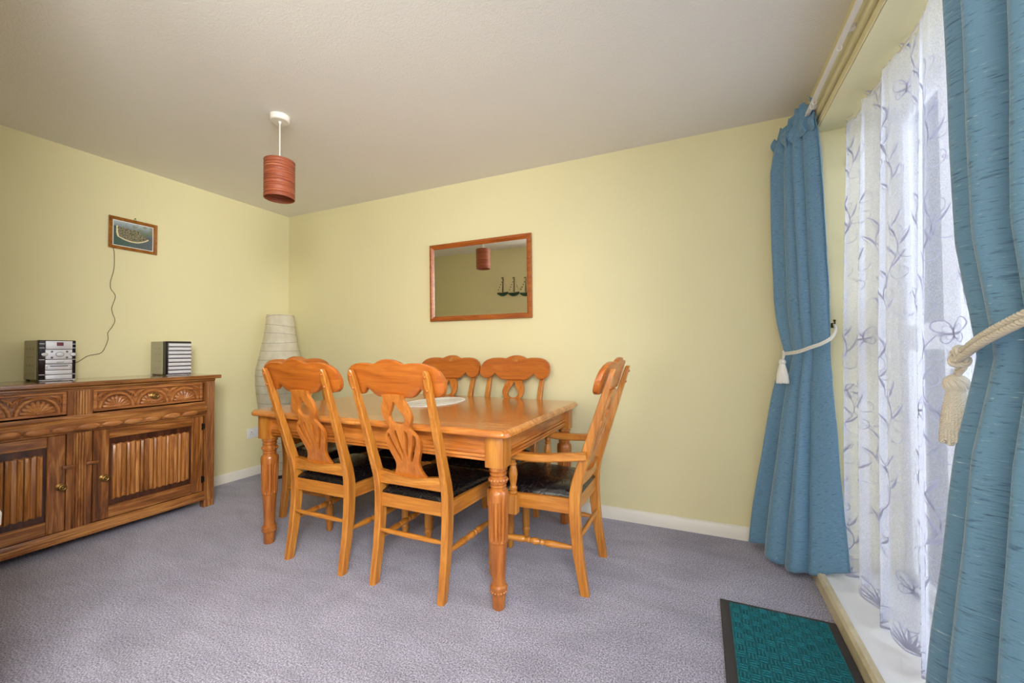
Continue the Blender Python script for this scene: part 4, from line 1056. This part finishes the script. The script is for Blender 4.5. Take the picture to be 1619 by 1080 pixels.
add_tube(bm, spline([(XL+.004, y, z) for y, z in wp], 5), .0019, 6); o_ = obj('loose_flex', bm, M['wire']); o_['label'] = 'thin brown wavy wire dangling down the left wall beneath the picture'; o_['category'] = 'wire'

# socket
t = thing('wall_socket', 'white double wall socket low on the left wall by the table leg', 'socket', (XL, 2.462, .385), 0)
bm = BM(); add_box(bm, (XL, 2.388, .340), (XL+.009, 2.536, .428), .003, 2); pl = obj('plate', bm, M['socket'], t, 30, True)
for yc in (2.425, 2.497):
    bm = BM()
    for a in ((yc-.0025, .386, yc+.0025, .396), (yc-.014, .371, yc-.0065, .375), (yc+.0065, .371, yc+.014, .375)): add_box(bm, (XL+.0085, a[0], a[1]), (XL+.0095, a[2], a[3]))
    obj('pin_slots', bm, M['dark'], pl, 30, True)
    bm = BM(); add_box(bm, (XL+.008, yc-.006, .403), (XL+.012, yc+.006, .421), .0015); obj('rocker_switch', bm, M['white_plastic'], pl, 30, True)

# mirror
t = thing('wall_mirror', 'rectangular wall mirror in a reddish wooden frame on the back wall', 'mirror', (-1.548, YB-.004, 1.357))
t.rotation_euler = (R(.8), 0, 0)
fr = mitre_frame([(-.444, 0), (.444, 0), (.444, .617), (-.444, .617)], .038, [(0, 0), (0, .018), (.08, .022), (.5, .022), (.85, .014), (1, .010), (1, 0)], lambda a, b_, h_: (a, -.002-h_, b_))
for bm in fr: obj('frame_side', bm, M['frame_red'], t, 30)
bm = BM(); add_box(bm, (-.412, -.010, .032), (.412, -.004, .585)); obj('mirror_glass', bm, M['mirror'], t)

# pendant
PX, PY = -2.154, 1.560
t = thing('pendant_light', 'ceiling pendant with terracotta wound thread drum shade and white cord', 'lamp', (PX, PY, H))
bm = BM(); add_lathe(bm, [(2.424, .012), (2.424, .044), (2.428, .050), (2.446, .051), (H, .052)], (PX, PY, 0), 36); obj('ceiling_rose', bm, M['white_plastic'], t, 30, True)
bm = BM(); add_lathe(bm, [(2.412, .006), (2.425, .009)], (PX, PY, 0), 16); add_tube(bm, [(PX, PY, 2.418), (PX, PY, 2.155)], .0033, 8); obj('cord', bm, M['white_plastic'], t, 30, True)
bm = BM(); add_lathe(bm, [(2.085, .017), (2.11, .021), (2.13, .021), (2.135, .016), (2.160, .011)], (PX, PY, 0), 20); obj('lamp_holder', bm, M['white_plastic'], t, 30, True)
bm = BM(); z = 1.985; pr_ = []
while z < 2.196: pr_.append((z, .0775+.0012*math.sin(z*900)+.0010*math.sin(z*533))); z += .0022
add_lathe(bm, pr_, (PX, PY, 0), 48, cap=False); add_lathe(bm, [(z_, r-.003) for z_, r in pr_[::6]]+[(2.194, .0745)], (PX, PY, 0), 48, cap=False)
add_lathe(bm, [(1.984, .0735), (1.982, .076), (1.984, .079), (1.989, .079)], (PX, PY, 0), 48, cap=False); add_lathe(bm, [(2.190, .079), (2.196, .079), (2.198, .076), (2.196, .0735)], (PX, PY, 0), 48, cap=False)
obj('drum_shade', bm, M['shade'], t, 60, True)
bm = BM()
for k in range(3): a = k*2*PI/3+.4; add_tube(bm, [(PX+.02*math.cos(a), PY+.02*math.sin(a), 2.135), (PX+.075*math.cos(a), PY+.075*math.sin(a), 2.150)], .0012, 6)
obj('shade_carrier', bm, M['brass_dark'], t, 30, True)

# paper floor lamp
LXc, LYc = -3.475, 2.535
t = thing('paper_floor_lamp', 'tall white paper floor lamp standing in the corner behind the table', 'lamp', (LXc, LYc, 0))
tab = [(.03, .120), (.2, .125), (.45, .142), (.65, .170), (.80, .190), (.92, .194), (1.02, .180), (1.12, .155), (1.25, .130), (1.36, .117), (1.452, .109)]
def lr(z):
    return interp([(a, b_) for a, b_ in tab], z)
bm = BM(); zz = [.03+i*(1.452-.03)/120 for i in range(121)]
rs = [sum(lr(max(.03, min(1.452, z+d))) for d in (-.04, -.02, 0, .02, .04))/5 for z in zz]
def pm(t_, z, r): return r*(1+.006*math.sin(t_*7+z*31)+.004*mnoise.noise(Vector((math.cos(t_)*3, math.sin(t_)*3, z*14))))
add_lathe(bm, list(zip(zz, rs)), (LXc, LYc, 0), 64, pm, cap=False); obj('paper_shade', bm, M['paper'], t, 180, True)
bm = BM(); random.seed(9)
for k in range(19):
    z0 = .07+k*.0755; ax_, ph = random.uniform(-.022, .022), random.uniform(0, 6.28)
    add_tube(bm, [Vector((LXc+math.cos(a)*(lr(z0+ax_*math.cos(a+ph))+.0015), LYc+math.sin(a)*(lr(z0+ax_*math.cos(a+ph))+.0015), min(1.455, z0+ax_*math.cos(a+ph)))) for a in [i/40*2*PI for i in range(41)]], .0013, 5, False)
o_ = obj('wire_ribs', bm, M['wirerib'], t, 60, True); o_['kind'] = 'stuff'
bm = BM(); add_lathe(bm, [(0, .115), (.02, .115), (.03, .110)], (LXc, LYc, 0), 32); add_tube(bm, [(LXc, LYc, .02), (LXc, LYc, 1.0)], .008, 8); obj('stand', bm, M['iron'], t, 30, True)

# radiator with valve on the short wall, just entering the frame at the left
t = thing('radiator', 'white panel radiator end with a round valve at the left edge', 'radiator', (-2.3, YS, .1))
bm = BM(); add_box(bm, (-2.85, YS+.03, .12), (-1.945, YS+.052, .60), .008, 2); add_box(bm, (-2.85, YS+.080, .12), (-1.945, YS+.102, .60), .008, 2)
for k in range(22): add_box(bm, (-2.82+k*.04, YS+.102, .15), (-2.80+k*.04, YS+.107, .57), .002)
obj('panel', bm, M['white_gloss'], t, 30, True)
bm = BM(); add_box(bm, (-2.85, YS+.03, .598), (-1.95, YS+.102, .606), .001); add_box(bm, (-1.952, YS+.03, .11), (-1.944, YS+.102, .606), .001); obj('grille', bm, M['white_gloss'], t, 30, True)
bm = BM(); add_lathe(bm, [(.585, .014), (.600, .020), (.606, .024), (.640, .025), (.650, .021), (.652, .001)], (-1.922, YS+.075, 0), 20); add_tube(bm, [(-1.922, YS+.075, .585), (-1.922, YS+.075, .003)], .0075, 10)
obj('valve', bm, M['white_plastic'], t, 30, True)
bm = BM(); add_box(bm, (-2.7, YS, .2), (-2.66, YS+.031, .5)); add_box(bm, (-2.1, YS, .2), (-2.06, YS+.031, .5)); obj('wall_bracket', bm, M['white_gloss'], t, 30, True)

# ------------------------------------------------------------------ three wall boats, seen in the mirror
def boat():
    t = thing('sailing_boat_ornament', '', 'ornament', (0, YS+.004, 0))
    bm = BM(); add_prism(bm, smooth2([(-.075, .040), (.078, .046), (.060, .018), (.020, .002), (-.025, .003), (-.058, .020)], 3), 0, .012, 'xz'); obj('hull', bm, M['hull'], t)
    bm = BM(); add_prism(bm, [(-.080, .038), (.082, .046), (.080, .056), (0, .047), (-.080, .050)], 0, .014, 'xz'); obj('hull_rim', bm, M['hull_rim'], t)
    bm = BM(); add_tube(bm, [(.012, .008, .04), (.012, .008, .262)], .0025, 8); add_prism(bm, [(.012, .262), (-.018, .256), (-.018, .246), (.012, .248)], .006, .009, 'xz'); obj('mast', bm, M['sail_stripe'], t)
    bm = BM(); add_prism(bm, [(.018, .058), (.074, .062), (.050, .12), (.022, .235)], .003, .007, 'xz'); obj('sail', bm, M['sail'], t)
    bm = BM(); add_prism(bm, [(.006, .058), (-.074, .060), (-.052, .11), (-.022, .19), (.004, .250)], .003, .007, 'xz'); s = obj('sail', bm, M['sail'], t)
    bm = BM()
    for k in range(5): a = Vector((-.062+.017*k, .0072, .095+.034*k)); add_box(bm, (a.x-.008, .0068, a.z-.007), (a.x+.006, .0078, a.z+.004))
    add_prism(bm, [(.002, .06), (-.008, .06), (.000, .22), (.003, .22)], .0068, .008, 'xz'); obj('sail_trim', bm, M['sail_stripe'], s)
    return t
b0 = boat(); labs = ['cream sailed green hulled boat ornament seen leftmost in the mirror', 'cream sailed boat ornament seen in the middle of three in the mirror', 'cream sailed boat ornament cut off by the mirror frame at right']
for i, x in enumerate((-2.478, -2.308, -2.135)):
    q = b0 if i == 0 else dup_tree(b0); q.location = (x, YS+.002, 1.805-.010*i); q['label'] = labs[i]; q['group'] = 'sailing boat wall ornaments in the mirror'
